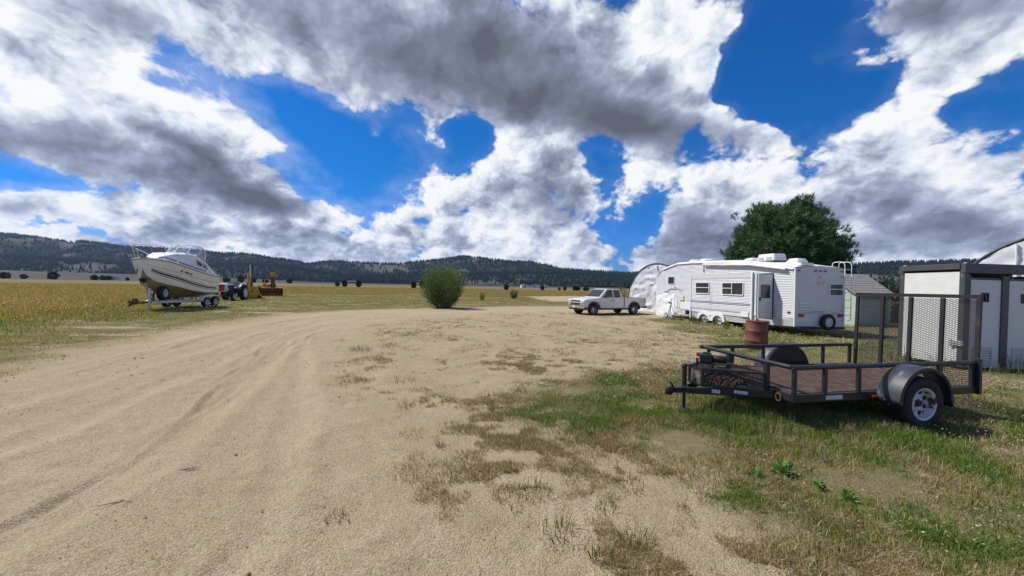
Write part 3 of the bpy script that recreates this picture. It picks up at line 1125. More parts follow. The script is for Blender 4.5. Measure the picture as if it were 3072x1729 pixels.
# ------------------------------------------------------------------ wheels
def wheel(parent, c, r, w, rr, out, tyre_m='rubber', rim_m='rim_white', holes=8, hub_m='steel_grey', steer=0.0, dish=0.25, hole_r=0.15, treads=0):
    """wheel whose axle lies along local Y; out = +1/-1 is the side its face looks to"""
    c = Vector(c)
    m = MB()
    d = out * w / 2
    m.lathe([(rr * 0.99, d * 0.86), (rr * 1.05, d * 0.96), (rr * 1.03, d * 1.0), (rr * 0.93, d * 0.92), (rr * 0.88, d * (0.66 - dish)), (rr * 0.56, d * (0.65 - dish)), (rr * 0.30, d * (0.78 - dish)), (0.001, d * (0.80 - dish))], (0, 0, 0), 'Y', 28, cap=False)
    rim = m.build('wheel', MATS[rim_m], parent, smooth=True)
    rim.location = c
    rim.rotation_euler = (0, 0, steer)
    t = MB()
    hw = w / 2
    prof = [(rr * 0.98, -hw * 0.80), (rr * 1.10, -hw * 0.98), (r * 0.90, -hw * 1.02), (r * 0.97, -hw * 0.90), (r, -hw * 0.62)]
    for k in range(1, 6):        # circumferential tread grooves
        y = hw * (-0.62 + 1.24 * k / 6)
        prof += [(r, y - hw * 0.05), (r * 0.975, y - hw * 0.03), (r * 0.975, y + hw * 0.03), (r, y + hw * 0.05)]
    prof += [(r, hw * 0.62), (r * 0.97, hw * 0.90), (r * 0.90, hw * 1.02), (rr * 1.10, hw * 0.98), (rr * 0.98, hw * 0.80)]
    t.lathe(prof, (0, 0, 0), 'Y', 36, closed=True)
    for k in range(treads):      # tractor lugs
        a = 2 * math.pi * k / treads
        for s in (-1, 1):
            b = a + (math.pi / treads if s > 0 else 0)
            p0 = Vector((math.cos(b) * r * 1.0, s * hw * 0.05, math.sin(b) * r * 1.0))
            b2 = b + 0.22
            p1 = Vector((math.cos(b2) * r * 0.99, s * hw * 0.95, math.sin(b2) * r * 0.99))
            t.bar(p0, p1, r * 0.07, r * 0.07)
    t.build('tyre', MATS[tyre_m], rim, smooth=True)
    for k in range(holes):
        a = 2 * math.pi * (k + 0.5) / holes
        q = (math.cos(a) * rr * 0.72, d * (0.60 - dish), math.sin(a) * rr * 0.72)
        h = MB().lathe([(rr * hole_r, 0.0), (rr * hole_r, d * 0.085), (0.001, d * 0.085)], q, 'Y', 10)
        h.build('rim_hole', MATS['black_plastic'], rim)
    if hub_m:
        h = MB().lathe([(rr * 0.24, d * (0.70 - dish)), (rr * 0.24, d * (0.90 - dish)), (rr * 0.18, d * (1.05 - dish)), (0.001, d * (1.08 - dish))], (0, 0, 0), 'Y', 16)
        h.build('hub', MATS[hub_m], rim, smooth=True)
    return rim


def strands(m, o, u, v, w, h, pu, pv, t, clip=None):
    """expanded metal: zig-zag strands filling the w x h rectangle spanned by unit vectors u, v from o"""
    o, u, v = Vector(o), Vector(u), Vector(v)
    nrm = u.cross(v)
    nv = int(h / pv)
    nu = int(w / pu)
    for j in range(nv):
        for s in (0, 1):
            for i in range(nu):
                xa, xb = i * pu, (i + 1) * pu
                xm = (xa + xb) / 2
                ya, yb = (j + (0 if s == 0 else 1)) * pv, (j + 0.5) * pv
                pts = [(xa, ya), (xm, yb)], [(xm, yb), (xb, ya)]
                for (p, q) in pts:
                    if clip and not (clip(*p) and clip(*q)):
                        continue
                    a, b = o + u * p[0] + v * p[1], o + u * q[0] + v * q[1]
                    d = (b - a).normalized()
                    e = d.cross(nrm) * (t / 2)
                    f = nrm * (t / 2)
                    m.add([a + e, a + f, a - e, b + e, b + f, b - e], [(0, 1, 4, 3), (1, 2, 5, 4), (2, 0, 3, 5)])


# ------------------------------------------------------------------ black utility trailer with raised mesh gate
mat('deck_rust', (0.095, 0.058, 0.048), 0.85, var=0.35, scale=5, col2=(0.19, 0.12, 0.085), lo=0.5, hi=0.7, scale2=9, bump=0.4, bscale=90)
mat('sticker', (0.52, 0.53, 0.52), 0.6, col2=(0.2, 0.2, 0.2), lo=0.58, hi=0.62, scale2=40)
mat('amber', (0.40, 0.08, 0.01), 0.25)
mat('red_lens', (0.30, 0.015, 0.015), 0.25)
mat('gate_metal', (0.028, 0.027, 0.028), 0.5, metal=0.3, col2=(0.10, 0.06, 0.045), lo=0.58, hi=0.75)
mat('fender_paint', (0.030, 0.034, 0.044), 0.48, metal=0.1, var=0.3, col2=(0.13, 0.13, 0.14), lo=0.54, hi=0.68, scale2=8, rough2=0.6)


def utility_trailer():
    g = th(4.9, 5.7) - 0.02
    t = thing('utility_trailer', 'black open utility trailer with rusty deck and upright mesh ramp gate', 'trailer', (4.90, 5.72, g), R(11.2))
    K = MATS['black_paint']
    x0, x1, y0, y1, zd, zr = -1.54, 1.54, -0.80, 0.80, 0.46, 0.80
    f = MB()
    for y in (y0, y1):
        f.box((0, y, zd - 0.045), (3.08, 0.05, 0.10))
    for x in (x0 + 0.026, x1 - 0.026):
        f.box((x, 0, zd - 0.047), (0.05, 1.548, 0.092))
    for k in range(4):
        f.box((-1.0 + k * 0.62, 0, zd - 0.06), (0.05, 1.548, 0.05))
    f.build('frame', K, t, bevel=0.004)
    MB().box((0, 0, zd + 0.002), (2.97, 1.545, 0.02)).build('deck', MATS['deck_rust'], t)
    gr = MB()
    strands(gr, (x0 + 0.05, y0 + 0.03, zd + 0.018), (1, 0, 0), (0, 1, 0), 2.95, 1.53, 0.10, 0.042, 0.007)
    tag(gr.build('deck_grating', MATS['deck_rust'], t, fixn=False), kind='stuff')
    # top rails
    rr = 0.030
    for nm, a, b in (('rail', (x0 - 0.02, y0, zr), (x1 + 0.06, y0, zr)), ('rail', (x0 - 0.06, y1, zr), (x1, y1, zr)), ('rail', (x0 - 0.002, y0 + 0.025, zr + 0.002), (x0 - 0.002, y1 + 0.02, zr + 0.002))):
        MB().tube([a, b], rr, 12).build('rail', K, t, smooth=True)
    for s in (0.02, 0.49, 1.03, 2.42, 3.03):
        MB().box((x0 + s, y0, (zr + zd - 0.09) / 2 - 0.005), (0.05, 0.035, zr - zd + 0.06)).build('post', K, t, bevel=0.003)
    for s in (0.10, 0.56, 1.18, 2.45, 3.05):
        MB().box((x0 + s, y1, (zr + zd - 0.09) / 2 - 0.005), (0.05, 0.035, zr - zd + 0.06)).build('post', K, t, bevel=0.003)
    for y in (-0.42, 0.25):
        MB().box((x0, y, (zr + zd - 0.09) / 2 - 0.005), (0.05, 0.06, zr - zd + 0.06)).build('post', K, t, bevel=0.003)
    # fenders and wheels
    for sgn in (-1, 1):
        yi, yo = sgn * 0.83, sgn * 1.08
        m = MB()
        arc = [(0.20 + 0.455 * math.cos(R(a)), 0.36 + 0.455 * math.sin(R(a))) for a in range(-8, 189, 9)]
        rows = [[(x, yi, z) for x, z in arc], [(x, (yi + yo) / 2, z + 0.004) for x, z in arc], [(x, yo, z) for x, z in arc]]
        arc2 = [(0.20 + 0.41 * math.cos(R(a)), 0.36 + 0.41 * math.sin(R(a))) for a in range(-8, 189, 9)]
        rows.append([(x, yo + sgn * 0.004, z) for x, z in arc2])
        m.grid(rows)
        fd = m.build('fender', MATS['fender_paint'], t, smooth=True, solid=0.008)
        if sgn > 0:
            p = MB().prism(arc + [(0.20 - 0.45, 0.30), (0.20 + 0.45, 0.30)], yi - 0.004, yi + 0.002)
            p.build('inner_plate', K, fd)
        wheel(t, (0.20, sgn * 0.955, 0.345), 0.345, 0.21, 0.20, sgn, rim_m='rim_rusty', hub_m='rust', dish=0.5)
    MB().tube([(0.20, -0.9, 0.345), (0.20, 0.9, 0.345)], 0.03, 8).build('axle', K, t)
    MB().box((-0.29, -0.835, 0.405), (0.11, 0.03, 0.032)).build('reflector', MATS['amber'], t, bevel=0.006)
    # A-frame tongue, coupler, jack
    for s in (-1, 1):
        MB().bar((x0 + 0.1, s * 0.58, 0.395), (-2.47, s * 0.035, 0.345), 0.05, 0.085).build('tongue_beam', K, t, bevel=0.004)
    cp = MB()
    cp.prism([(-2.41, -0.06), (-2.41, 0.06), (-2.65, 0.045), (-2.73, 0.035), (-2.76, 0.0), (-2.73, -0.035), (-2.65, -0.045)], 0.315, 0.385, 'Z')
    cp.lathe([(0.045, 0.29), (0.052, 0.33), (0.045, 0.385), (0.02, 0.40)], (-2.72, 0, 0), 'Z', 14)
    cp.bar((-2.65, 0, 0.38), (-2.71, 0, 0.47), 0.03, 0.02)
    cp.build('coupler', MATS['steel_dark'], t, bevel=0.004)
    j = MB()
    j.tube([(-2.41, 0.10, 0.02), (-2.41, 0.10, 0.40)], 0.024, 10)
    j.tube([(-2.41, 0.10, 0.30), (-2.41, 0.10, 0.66)], 0.034, 12)
    j.lathe([(0.10, 0.0), (0.10, 0.02), (0.03, 0.05)], (-2.41, 0.10, 0.005), 'Z', 14)
    j.lathe([(0.040, 0.64), (0.045, 0.66), (0.03, 0.69)], (-2.41, 0.10, 0), 'Z', 12)
    jo = j.build('jack', K, t, smooth=True)
    MB().tube([(-2.41, 0.10, 0.665), (-2.31, 0.06, 0.675), (-2.25, 0.04, 0.69)], 0.012, 8).tube([(-2.25, 0.04, 0.68), (-2.25, 0.04, 0.78)], 0.017, 10).build('crank', MATS['steel_dark'], jo, smooth=True)
    # mesh basket on the tongue
    pl = [(-2.30, -0.13), (-1.62, -0.50), (-1.62, 0.50), (-2.30, 0.13)]
    b = MB()
    zb, zt = 0.43, 0.66
    for i in range(4):
        a, c = pl[i], pl[(i + 1) % 4]
        for z in (zb, zt):
            b.bar((*a, z), (*c, z), 0.032, 0.032)
        b.bar((*a, zb), (*a, zt), 0.034, 0.034)
    bo = b.build('basket_frame', K, t)
    w = MB()
    for i in range(4):
        a, c = Vector((*pl[i], zb)), Vector((*pl[(i + 1) % 4], zb))
        u = (c - a)
        strands(w, a, u.normalized(), (0, 0, 1), u.length, zt - zb, 0.05, 0.022, 0.005)
    inside = lambda x, y: abs(y - 0.5) < 0.13 + 0.37 * (x / 0.68)
    strands(w, (-2.30, -0.5, zb), (1, 0, 0), (0, 1, 0), 0.68, 1.0, 0.05, 0.024, 0.005, inside)
    tag(w.build('basket_mesh', MATS['gate_metal'], t, fixn=False), kind='stuff')
    lid = MB()
    strands(lid, (-2.30, -0.5, zt + 0.012), (1, 0, 0), (0, 1, 0), 0.68, 1.0, 0.05, 0.024, 0.005, lambda x, y: inside(x, y) and y > 0.46)
    tag(lid.build('basket_lid', MATS['gate_metal'], t, fixn=False), kind='stuff')
    # ramp gate
    gx = x1 + 0.07
    gz0, gz1 = 0.40, 1.73
    lean = 0.03
    for z in (gz0, gz1):
        MB().bar((gx + lean * (z - gz0), y0 - 0.01, z), (gx + lean * (z - gz0), y1 + 0.01, z), 0.045, 0.055).build('gate_crossbar', MATS['gate_metal'], t)
    for k in range(5):
        y = y0 + 0.02 + (y1 - y0 - 0.04) * k / 4
        MB().bar((gx + 0.003, y, gz0 + 0.03), (gx + lean * 1.3 + 0.003, y, gz1 - 0.03), 0.045, 0.040, up=(1, 0, 0)).build('gate_upright', MATS['gate_metal'], t)
    gm = MB()
    strands(gm, (gx + 0.03, y0 + 0.03, gz0 + 0.03), (0, 1, 0), (lean, 0, 1), y1 - y0 - 0.06, gz1 - gz0 - 0.06, 0.066, 0.028, 0.0072)
    tag(gm.build('gate_mesh', MATS['gate_metal'], t, fixn=False), kind='stuff')
    MB().bar((x1 + 0.02, y0 - 0.03, 0.36), (x1 + 0.02, y0 - 0.03, 0.86), 0.06, 0.05).build('gate_latch_post', K, t, bevel=0.004)
    # lamps, decals, tow ring
    for y in (y0 + 0.1, y1 - 0.1):
        MB().box((x1 + 0.004, y, 0.385), (0.03, 0.12, 0.05)).build('tail_light', MATS['red_lens'], t, bevel=0.005)
    MB().box((-0.93, y0 - 0.0268, zd - 0.045), (0.26, 0.003, 0.055)).build('decal', MATS['sticker'], t)
    MB().box((-1.93, -0.412, 0.395), (0.16, 0.004, 0.038), (0, 0.05, -0.47)).build('decal', MATS['sticker'], t)
    MB().box((-2.20, -0.277, 0.382), (0.10, 0.004, 0.045), (0, 0.05, -0.47)).build('decal', MATS['sticker'], t)
    ring = MB()
    pts = [(x0 - 0.02, -0.62 + 0.038 * math.cos(a), 0.385 + 0.05 * math.sin(a)) for a in np.linspace(0, 2 * math.pi, 15)]
    ring.tube(pts, 0.010, 6, cap=False)
    ring.build('tow_ring', MATS['rust'], t, smooth=True)
    # loose wiring under the tail
    wr = MB()
    wr.tube([(1.45, -0.70, 0.40), (1.40, -0.78, 0.30), (1.48, -0.80, 0.24), (1.55, -0.74, 0.33)], 0.006, 5)
    wr.build('wiring', MATS['sticker'], t)
    return t


TRAILER = utility_trailer()
TM = Matrix.Translation(TRAILER.location) @ Matrix.Rotation(R(11.2), 4, 'Z')


def on_trailer(x, y, z):
    return TM @ Vector((x, y, z))


def winch():
    t = thing('electric_winch', 'small black electric winch lying on the trailer tongue basket', 'winch', on_trailer(-1.98, 0.12, 0.685), R(-28))
    K = MATS['black_plastic']
    MB().box((-0.05, 0, 0.07), (0.17, 0.14, 0.13)).build('gearbox', K, t, bevel=0.02)
    MB().lathe([(0.045, 0.0), (0.055, 0.015), (0.055, 0.17), (0.045, 0.185), (0.038, 0.19)], (0.03, 0, 0.065), 'X', 18).build('motor', MATS['steel_dark'], t, smooth=True)
    MB().box((-0.04, 0, 0.145), (0.10, 0.06, 0.02)).build('handle', K, t, bevel=0.006)
    MB().lathe([(0.028, -0.02), (0.03, 0.0), (0.03, 0.035)], (-0.155, 0.02, 0.11), 'X', 12).build('knob', MATS['red_lens'], t)
    MB().tube([(0.22, 0, 0.06), (0.29, -0.02, 0.02), (0.38, -0.06, 0.01), (0.46, -0.02, 0.01), (0.50, 0.06, 0.01), (0.43, 0.10, 0.01)], 0.007, 6).build('cable', K, t, smooth=True)


winch()


def chain_pile():
    rs = random.Random(4)
    m = MB()
    n = 90
    for i in range(n):
        a = rs.uniform(0, 6.28)
        d = 0.20 * math.sqrt(rs.random())
        x, y = -1.92 + d * 1.25 * math.cos(a), -0.10 + d * math.sin(a) * 0.9
        z = 0.455 + rs.random() * 0.09 * (1 - d / 0.24)
        M = Matrix.Translation((x, y, z)) @ Euler((rs.uniform(0, 6), rs.uniform(0, 6), rs.uniform(0, 6))).to_matrix().to_4x4()
        pts = [M @ Vector((0.034 * math.cos(q), 0.021 * math.sin(q), 0)) for q in np.linspace(0, 2 * math.pi, 9)]
        m.tube([TM @ p for p in pts], 0.0075, 5, cap=False)
    o = m.build('chain', MATS['rust'], None, smooth=True)
    tag(o, 'heap of rusty steel chain lying inside the trailer tongue basket', 'chain')


mat('rust_chain', (0.12, 0.065, 0.045), 0.8, var=0.4)
MATS['rust'], _r = MATS['rust_chain'], MATS['rust']
chain_pile()
MATS['rust'] = _r


# ------------------------------------------------------------------ rusty drum
def drum():
    t = thing('steel_drum', 'rust red open steel drum standing in the grass before the camper', 'drum', (7.50, 11.3, th(7.5, 11.3) - 0.02))
    r = 0.292
    prof = [(r * 0.97, 0.0), (r, 0.02)]
    for z in (0.295, 0.59):
        prof += [(r, z - 0.02), (r + 0.011, z), (r, z + 0.02)]
    prof += [(r, 0.86), (r + 0.010, 0.872), (r + 0.006, 0.885), (r - 0.012, 0.88), (r - 0.014, 0.80), (r - 0.014, 0.35), (0.001, 0.35)]
    MB().lathe(prof, (0, 0, 0), 'Z', 40).build('body', MATS['rust_paint'], t, smooth=True)
    MB().lathe([(r + 0.004, 0.868), (r + 0.014, 0.874), (r + 0.012, 0.89), (r, 0.893), (r - 0.008, 0.885)], (0, 0, 0), 'Z', 40).build('rim', MATS['rust'], t, smooth=True)
    o = MB().bar((7.52, 11.35, th(7.5, 11.3) + 0.40), (7.44, 11.22, th(7.5, 11.3) + 0.97), 0.035, 0.05).bar((7.40, 11.4, th(7.5, 11.3) + 0.40), (7.50, 11.24, th(7.5, 11.3) + 0.93), 0.02, 0.04).build('scrap_wood', MATS['wood_grey'])
    tag(o, 'grey wood scrap sticking up out of the rusty drum', 'wood')


mat('wood_grey', (0.30, 0.25, 0.20), 0.85, var=0.3, scale=8)
drum()

# ------------------------------------------------------------------ portable restroom cabin
mat('cabin_frame', (0.060, 0.060, 0.066), 0.42, var=0.12, col2=(0.10, 0.095, 0.09), lo=0.6, hi=0.75)
mat('cabin_panel', (0.62, 0.62, 0.585), 0.55, var=0.06, col2=(0.50, 0.46, 0.38), lo=0.62, hi=0.8, scale2=2.0)
mat('cabin_door', (0.60, 0.60, 0.59), 0.6, var=0.10, scale=60, bump=0.15, bscale=150)
mat('cabin_grille', (0.50, 0.50, 0.50), 0.5)


def cabin():
    t = thing('portable_cabin', 'grey framed portable restroom cabin with cream side panel and vented doors', 'cabin', (10.33, 8.47, 0.05))
    t.rotation_euler = (0, R(0.9), 0)
    Fm, W, D, Hh = MATS['cabin_frame'], 2.86, 1.42, 2.32
    for x, y in ((0, 0), (W - 0.11, 0), (0, D - 0.11), (W - 0.11, D - 0.11)):
        p = MB().box((x + 0.055, y + 0.055, Hh / 2), (0.11, 0.11, Hh)).build('corner_post', Fm, t, bevel=0.008)
        for dz in (0.07, 0.12):
            MB().lathe([(0.011, 0), (0.011, 0.008), (0.004, 0.012)], (x - 0.012 if x == 0 else x + 0.05, y + 0.05, Hh - 0.10 - dz), 'X', 8).build('bolt', MATS['galvanised'], p)
    rf = MB()
    rf.box((W / 2, 0.03, Hh - 0.03), (W + 0.03, 0.10, 0.22))
    rf.box((W / 2, D - 0.03, Hh - 0.03), (W + 0.03, 0.10, 0.22))
    rf.box((-0.005, D / 2, Hh + 0.01), (0.06, D - 0.162, 0.135))
    rf.box((W - 0.03, D / 2, Hh + 0.01), (0.06, D - 0.162, 0.135))
    rf.build('roof_beam', Fm, t, bevel=0.008)
    MB().box((W / 2, D / 2, Hh + 0.058), (W - 0.08, D - 0.18, 0.03)).build('roof', MATS['cabin_panel'], t)
    for x, y in ((0.06, 0.05), (0.06, D - 0.06)):
        MB().lathe([(0.03, 0), (0.03, 0.02), (0.012, 0.03)], (x, y, Hh + 0.08), 'Z', 10).build('lifting_eye', MATS['galvanised'], t)
    MB().box((0.03, D / 2, 1.12), (0.04, D - 0.222, 2.18)).build('side_panel', MATS['cabin_panel'], t)
    MB().box((W - 0.03, D / 2, 1.12), (0.04, D - 0.222, 2.18)).build('side_panel', MATS['cabin_panel'], t)
    MB().box((W / 2, D - 0.04, 1.12), (W - 0.222, 0.04, 2.18)).build('back_panel', MATS['cabin_panel'], t)
    MB().box((W / 2, D / 2, 0.05), (W - 0.23, D - 0.1, 0.10)).build('base', Fm, t)
    lt = MB().box((-0.012, 0.10, 0.55), (0.05, 0.22, 0.12)).box((-0.02, 0.20, 0.55), (0.05, 0.05, 0.16))
    lt.build('latch', MATS['galvanised'], t, bevel=0.006)
    # front: posts between three doors
    xs = [0.15, 1.06, 1.97]
    for x in (0.115, 0.955, 1.865):
        MB().box((x if x > 0.2 else 0.13, 0.045, 1.07), (0.16 if x > 0.2 else 0.04, 0.085, 2.12)).build('door_post', Fm, t, bevel=0.005)
    for i, x in enumerate(xs):
        w = 0.74 if i < 2 else 0.77
        d = MB().box((x + w / 2, 0.05, 1.02), (w - 0.012, 0.04, 2.02)).build('door', MATS['cabin_door'], t, bevel=0.004)
        MB().box((x + w / 2, 0.06, 2.055), (w - 0.004, 0.05, 0.045)).build('door_head', Fm, t)
        fr = MB()
        cx, cz = x + 0.36, 1.63
        for (dx, dz, sx, sz) in ((-0.07, 0, 0.02, 0.21), (0.07, 0, 0.02, 0.21), (0, 0.095, 0.16, 0.02), (0, -0.095, 0.16, 0.02), (0, 0, 0.02, 0.17)):
            fr.box((cx + dx, 0.022 + 0.001 * (dx == 0), cz + dz), (sx, 0.018, sz))
        fr.build('vent_frame', MATS['black_plastic'], d)
        MB().box((cx, 0.0285, cz), (0.138, 0.004, 0.19)).build('vent_pane', MATS['glass_dark'], d)
        lv = MB()
        lx, lz = x + 0.33, 0.32
        for (dx, dz, sx, sz) in ((-0.21, 0, 0.02, 0.34), (0.21, 0, 0.02, 0.34), (0, 0.16, 0.40, 0.02), (0, -0.16, 0.40, 0.02)):
            lv.box((lx + dx, 0.020, lz + dz), (sx, 0.03, sz))
        lv.build('louver_frame', MATS['cabin_grille'], d)
        for k in range(5):
            MB().box((lx, 0.018, lz + 0.115 - 0.058 * k), (0.395, 0.012, 0.042), (R(-32), 0, 0)).build('louver_slat', MATS['cabin_grille'], d)
        for z in (0.35, 1.1, 1.85):
            MB().box((x + w + 0.012, 0.018, z), (0.018, 0.03, 0.12)).build('hinge', MATS['galvanised'], d)
    return t


cabin()

# ------------------------------------------------------------------ arched fabric shelters
mat('tarp_white', (0.70, 0.71, 0.72), 0.5, var=0.06, col2=(0.52, 0.52, 0.50), lo=0.58, hi=0.8, scale2=1.4, bump=0.5, bscale=7)
mat('tarp_green', (0.014, 0.055, 0.040), 0.5, var=0.2)


def wrinkle(x, z, s, k=1.0):
    return float((fbm(np.array([x * 1.0]), np.array([z * 2.2]), 1.6, 4, s)[0] - 0.5) * 0.14 * k + (fbm(np.array([x]), np.array([z]), 6.0, 2, s + 7)[0] - 0.5) * 0.03 * k)


def shelter(label, loc, rotz, a, side, rise, length, seed, panels):
    """arched hoop shelter: end walls across local X, axis along local Y"""
    t = thing('arch_shelter', label, 'shelter', loc, rotz, 'arched fabric shelters')
    def arch(n=28, s=1.0):
        pts = [(-a * s, 0.0), (-a * s, side * 0.5)]
        for k in range(n + 1):
            q = math.pi - math.pi * k / n
            pts.append((a * s * math.cos(q), side + rise * s * math.sin(q)))
        pts += [(a * s, side * 0.5), (a * s, 0.0)]
        return pts
    P = arch()
    m = MB()
    nl = 14
    rows = []
    for j in range(nl + 1):
        y = length * j / nl
        sag = 0.035 * abs(math.sin(math.pi * j / nl * 5))
        rows.append([(x * (1 - sag * 0.3), y, z * (1 - sag * 0.4) + wrinkle(x + y, z, seed) * 0.15) for x, z in P])
    m.grid(rows)
    m.build('roof_cover', MATS['tarp_green'], t, smooth=True)
    top = lambda x: side + rise * math.sqrt(max(0.0, 1 - (x / a) ** 2))
    for y0, nm in ((0.03, 'end_wall'), (length - 0.03, 'end_wall')):
        w = MB()
        nx, nz = 44, 30
        rows = []
        for j in range(nz + 1):
            row = []
            for i in range(nx + 1):
                x = -a * 0.985 + 2 * a * 0.985 * i / nx
                zt = top(x) - 0.04
                z = zt * j / nz
                lo = 1 - min(1, z / (zt + 0.01))
                row.append((x, y0 - 0.05 + wrinkle(x, z, seed + 3, 1.0 + 1.2 * lo), z))
            rows.append(row)
        w.grid(rows)
        wo = w.build(nm, MATS['tarp_white'], t, smooth=True)
        if y0 < 1:
            for px in panels:
                MB().tube([(px, y0 - 0.11, 0.02), (px + 0.02, y0 - 0.10, top(px) * 0.5), (px, y0 - 0.11, top(px) - 0.08)], 0.035, 8).build('seam', MATS['tarp_white'], wo, smooth=True)
            for (ex, ez) in ((-a * .45, top(-a * .45) * .82), (-a * .7, top(-a * .7) * .62), (-a * .25, top(-a * .25) * .70), (-a * .25, top(-a * .25) * .93)):
                MB().lathe([(0.03, 0), (0.05, -0.012), (0.05, -0.02)], (ex, y0 - 0.14, ez), 'Y', 10).build('eyelet', MATS['black_plastic'], wo)
        e = MB()
        e.tube([(x, y0 - 0.03, z) for x, z in arch(28, 1.012)], 0.055, 8)
        e.build('hem_tube', MATS['tarp_green'], t, smooth=True)
    return t


shelter('white end wall of the hoop shelter behind the pickup and camper nose', (11.9, 30.6, th(11.9, 30.6) - 0.03), R(-52), 2.55, 1.0, 3.0, 7.0, 5, (0.1,))
shelter('white walled hoop shelter with green edge behind the restroom cabin', (23.6, 14.5, th(24, 15) - 0.03), R(-60), 4.0, 1.8, 3.04, 9.0, 9, (-2.3, -0.8))

# ------------------------------------------------------------------ small shed
mat('shed_wall', (0.46, 0.54, 0.46), 0.75, var=0.10, col2=(0.27, 0.32, 0.27), lo=0.6, hi=0.75)
mat('shingle', (0.27, 0.245, 0.225), 0.9, var=0.30, scale=9, col2=(0.30, 0.275, 0.25), lo=0.52, hi=0.66, scale2=14, bump=0.5, bscale=30)


def shed():
    g = th(20, 21.5)
    t = thing('garden_shed', 'pale green clapboard shed with grey shingle roof behind the camper', 'shed', (19.15, 20.6, g - 0.03), R(14))
    # local X along the eave (to the right and back), local Y along the gable wall away from it
    L, Wd, he, hr = 2.7, 2.7, 1.85, 2.95
    Wm = MATS['shed_wall']
    c = MB()
    c.prism([(0.02, 0.0), (Wd - 0.02, 0.0), (Wd - 0.02, he - 0.02), (Wd / 2, hr - 0.06), (0.02, he - 0.02)], 0.02, L - 0.02, 'X')
    c.build('wall', Wm, t)
    nb = 15
    for k in range(nb):                        # clapboards on the gable facing the camper and on the eave wall
        z = 0.10 + k * (hr - 0.15) / nb
        hgt = (hr - 0.15) / nb
        zt = z + hgt
        if zt <= he:
            ya, yb = 0.0, Wd
        else:
            s = (zt - he) / (hr - he) * Wd / 2
            ya, yb = s + 0.02, Wd - s - 0.02
        if yb - ya > 0.1:
            MB().box((0.004, (ya + yb) / 2, z + hgt / 2), (0.022, yb - ya, hgt * 0.97), (0, R(-4), 0)).build('clapboard', Wm, t)
        if zt <= he:
            MB().box((L / 2 + 0.02, 0.004, z + hgt / 2), (L - 0.04, 0.022, hgt * 0.97), (R(4), 0, 0)).build('clapboard', Wm, t)
    MB().box((-0.012, -0.012, he / 2 - 0.02), (0.06, 0.06, he - 0.06)).build('corner_board', Wm, t)
    sl = math.hypot(Wd / 2 + 0.2, (hr - he) * (Wd / 2 + 0.2) / (Wd / 2))
    an = math.atan2(hr - he, Wd / 2)
    for s in (-1, 1):
        rf = MB()
        cy = Wd / 2 + s * (Wd / 2 + 0.2) / 2
        cz = hr - (hr - he) / (Wd / 2) * (Wd / 2 + 0.2) / 2 + 0.03
        rf.box((L / 2, cy, cz), (L + 0.36, sl, 0.05), (-s * an, 0, 0))
        ro = rf.build('roof', MATS['shingle'], t, bevel=0.006)
        for k in range(9):                     # courses of shingles
            q = (k + 0.5) / 9
            y = Wd / 2 + s * (Wd / 2 + 0.2) * q
            z = hr - (hr - he) / (Wd / 2) * (Wd / 2 + 0.2) * q + 0.066
            MB().box((L / 2, y, z), (L + 0.37 + 0.01 * (k % 2), sl / 9 * 1.06, 0.016), (-s * (an - 0.05), 0, 0)).build('shingle_course', MATS['shingle'], ro)
    return t


shed()


# ------------------------------------------------------------------ fifth-wheel camper
mat('siding', (0.62, 0.63, 0.64), 0.42, var=0.05, col2=(0.44, 0.42, 0.37), lo=0.54, hi=0.78, scale2=1.6, streak=1)
mat('siding_shade', (0.56, 0.56, 0.55), 0.45, var=0.06)
mat('skirt_grey', (0.42, 0.42, 0.40), 0.55, var=0.10, col2=(0.22, 0.20, 0.17), lo=0.55, hi=0.75, streak=1)
mat('fibreglass', (0.74, 0.74, 0.72), 0.35, var=0.05, col2=(0.55, 0.52, 0.46), lo=0.6, hi=0.8)
mat('white_trim', (0.72, 0.72, 0.71), 0.35, var=0.05)
mat('cream_plastic', (0.66, 0.58, 0.36), 0.5)
mat('door_panel', (0.58, 0.585, 0.60), 0.42, var=0.05)
mat('pinstripe', (0.10, 0.11, 0.14), 0.4)
mat('yellow_notice', (0.62, 0.52, 0.26), 0.6, col2=(0.2, 0.17, 0.1), lo=0.55, hi=0.6, scale2=25)
glass_mat('camper_glass', (0.035, 0.038, 0.04), 0.05)
mat('blind', (0.16, 0.155, 0.15), 0.7, var=0.05)


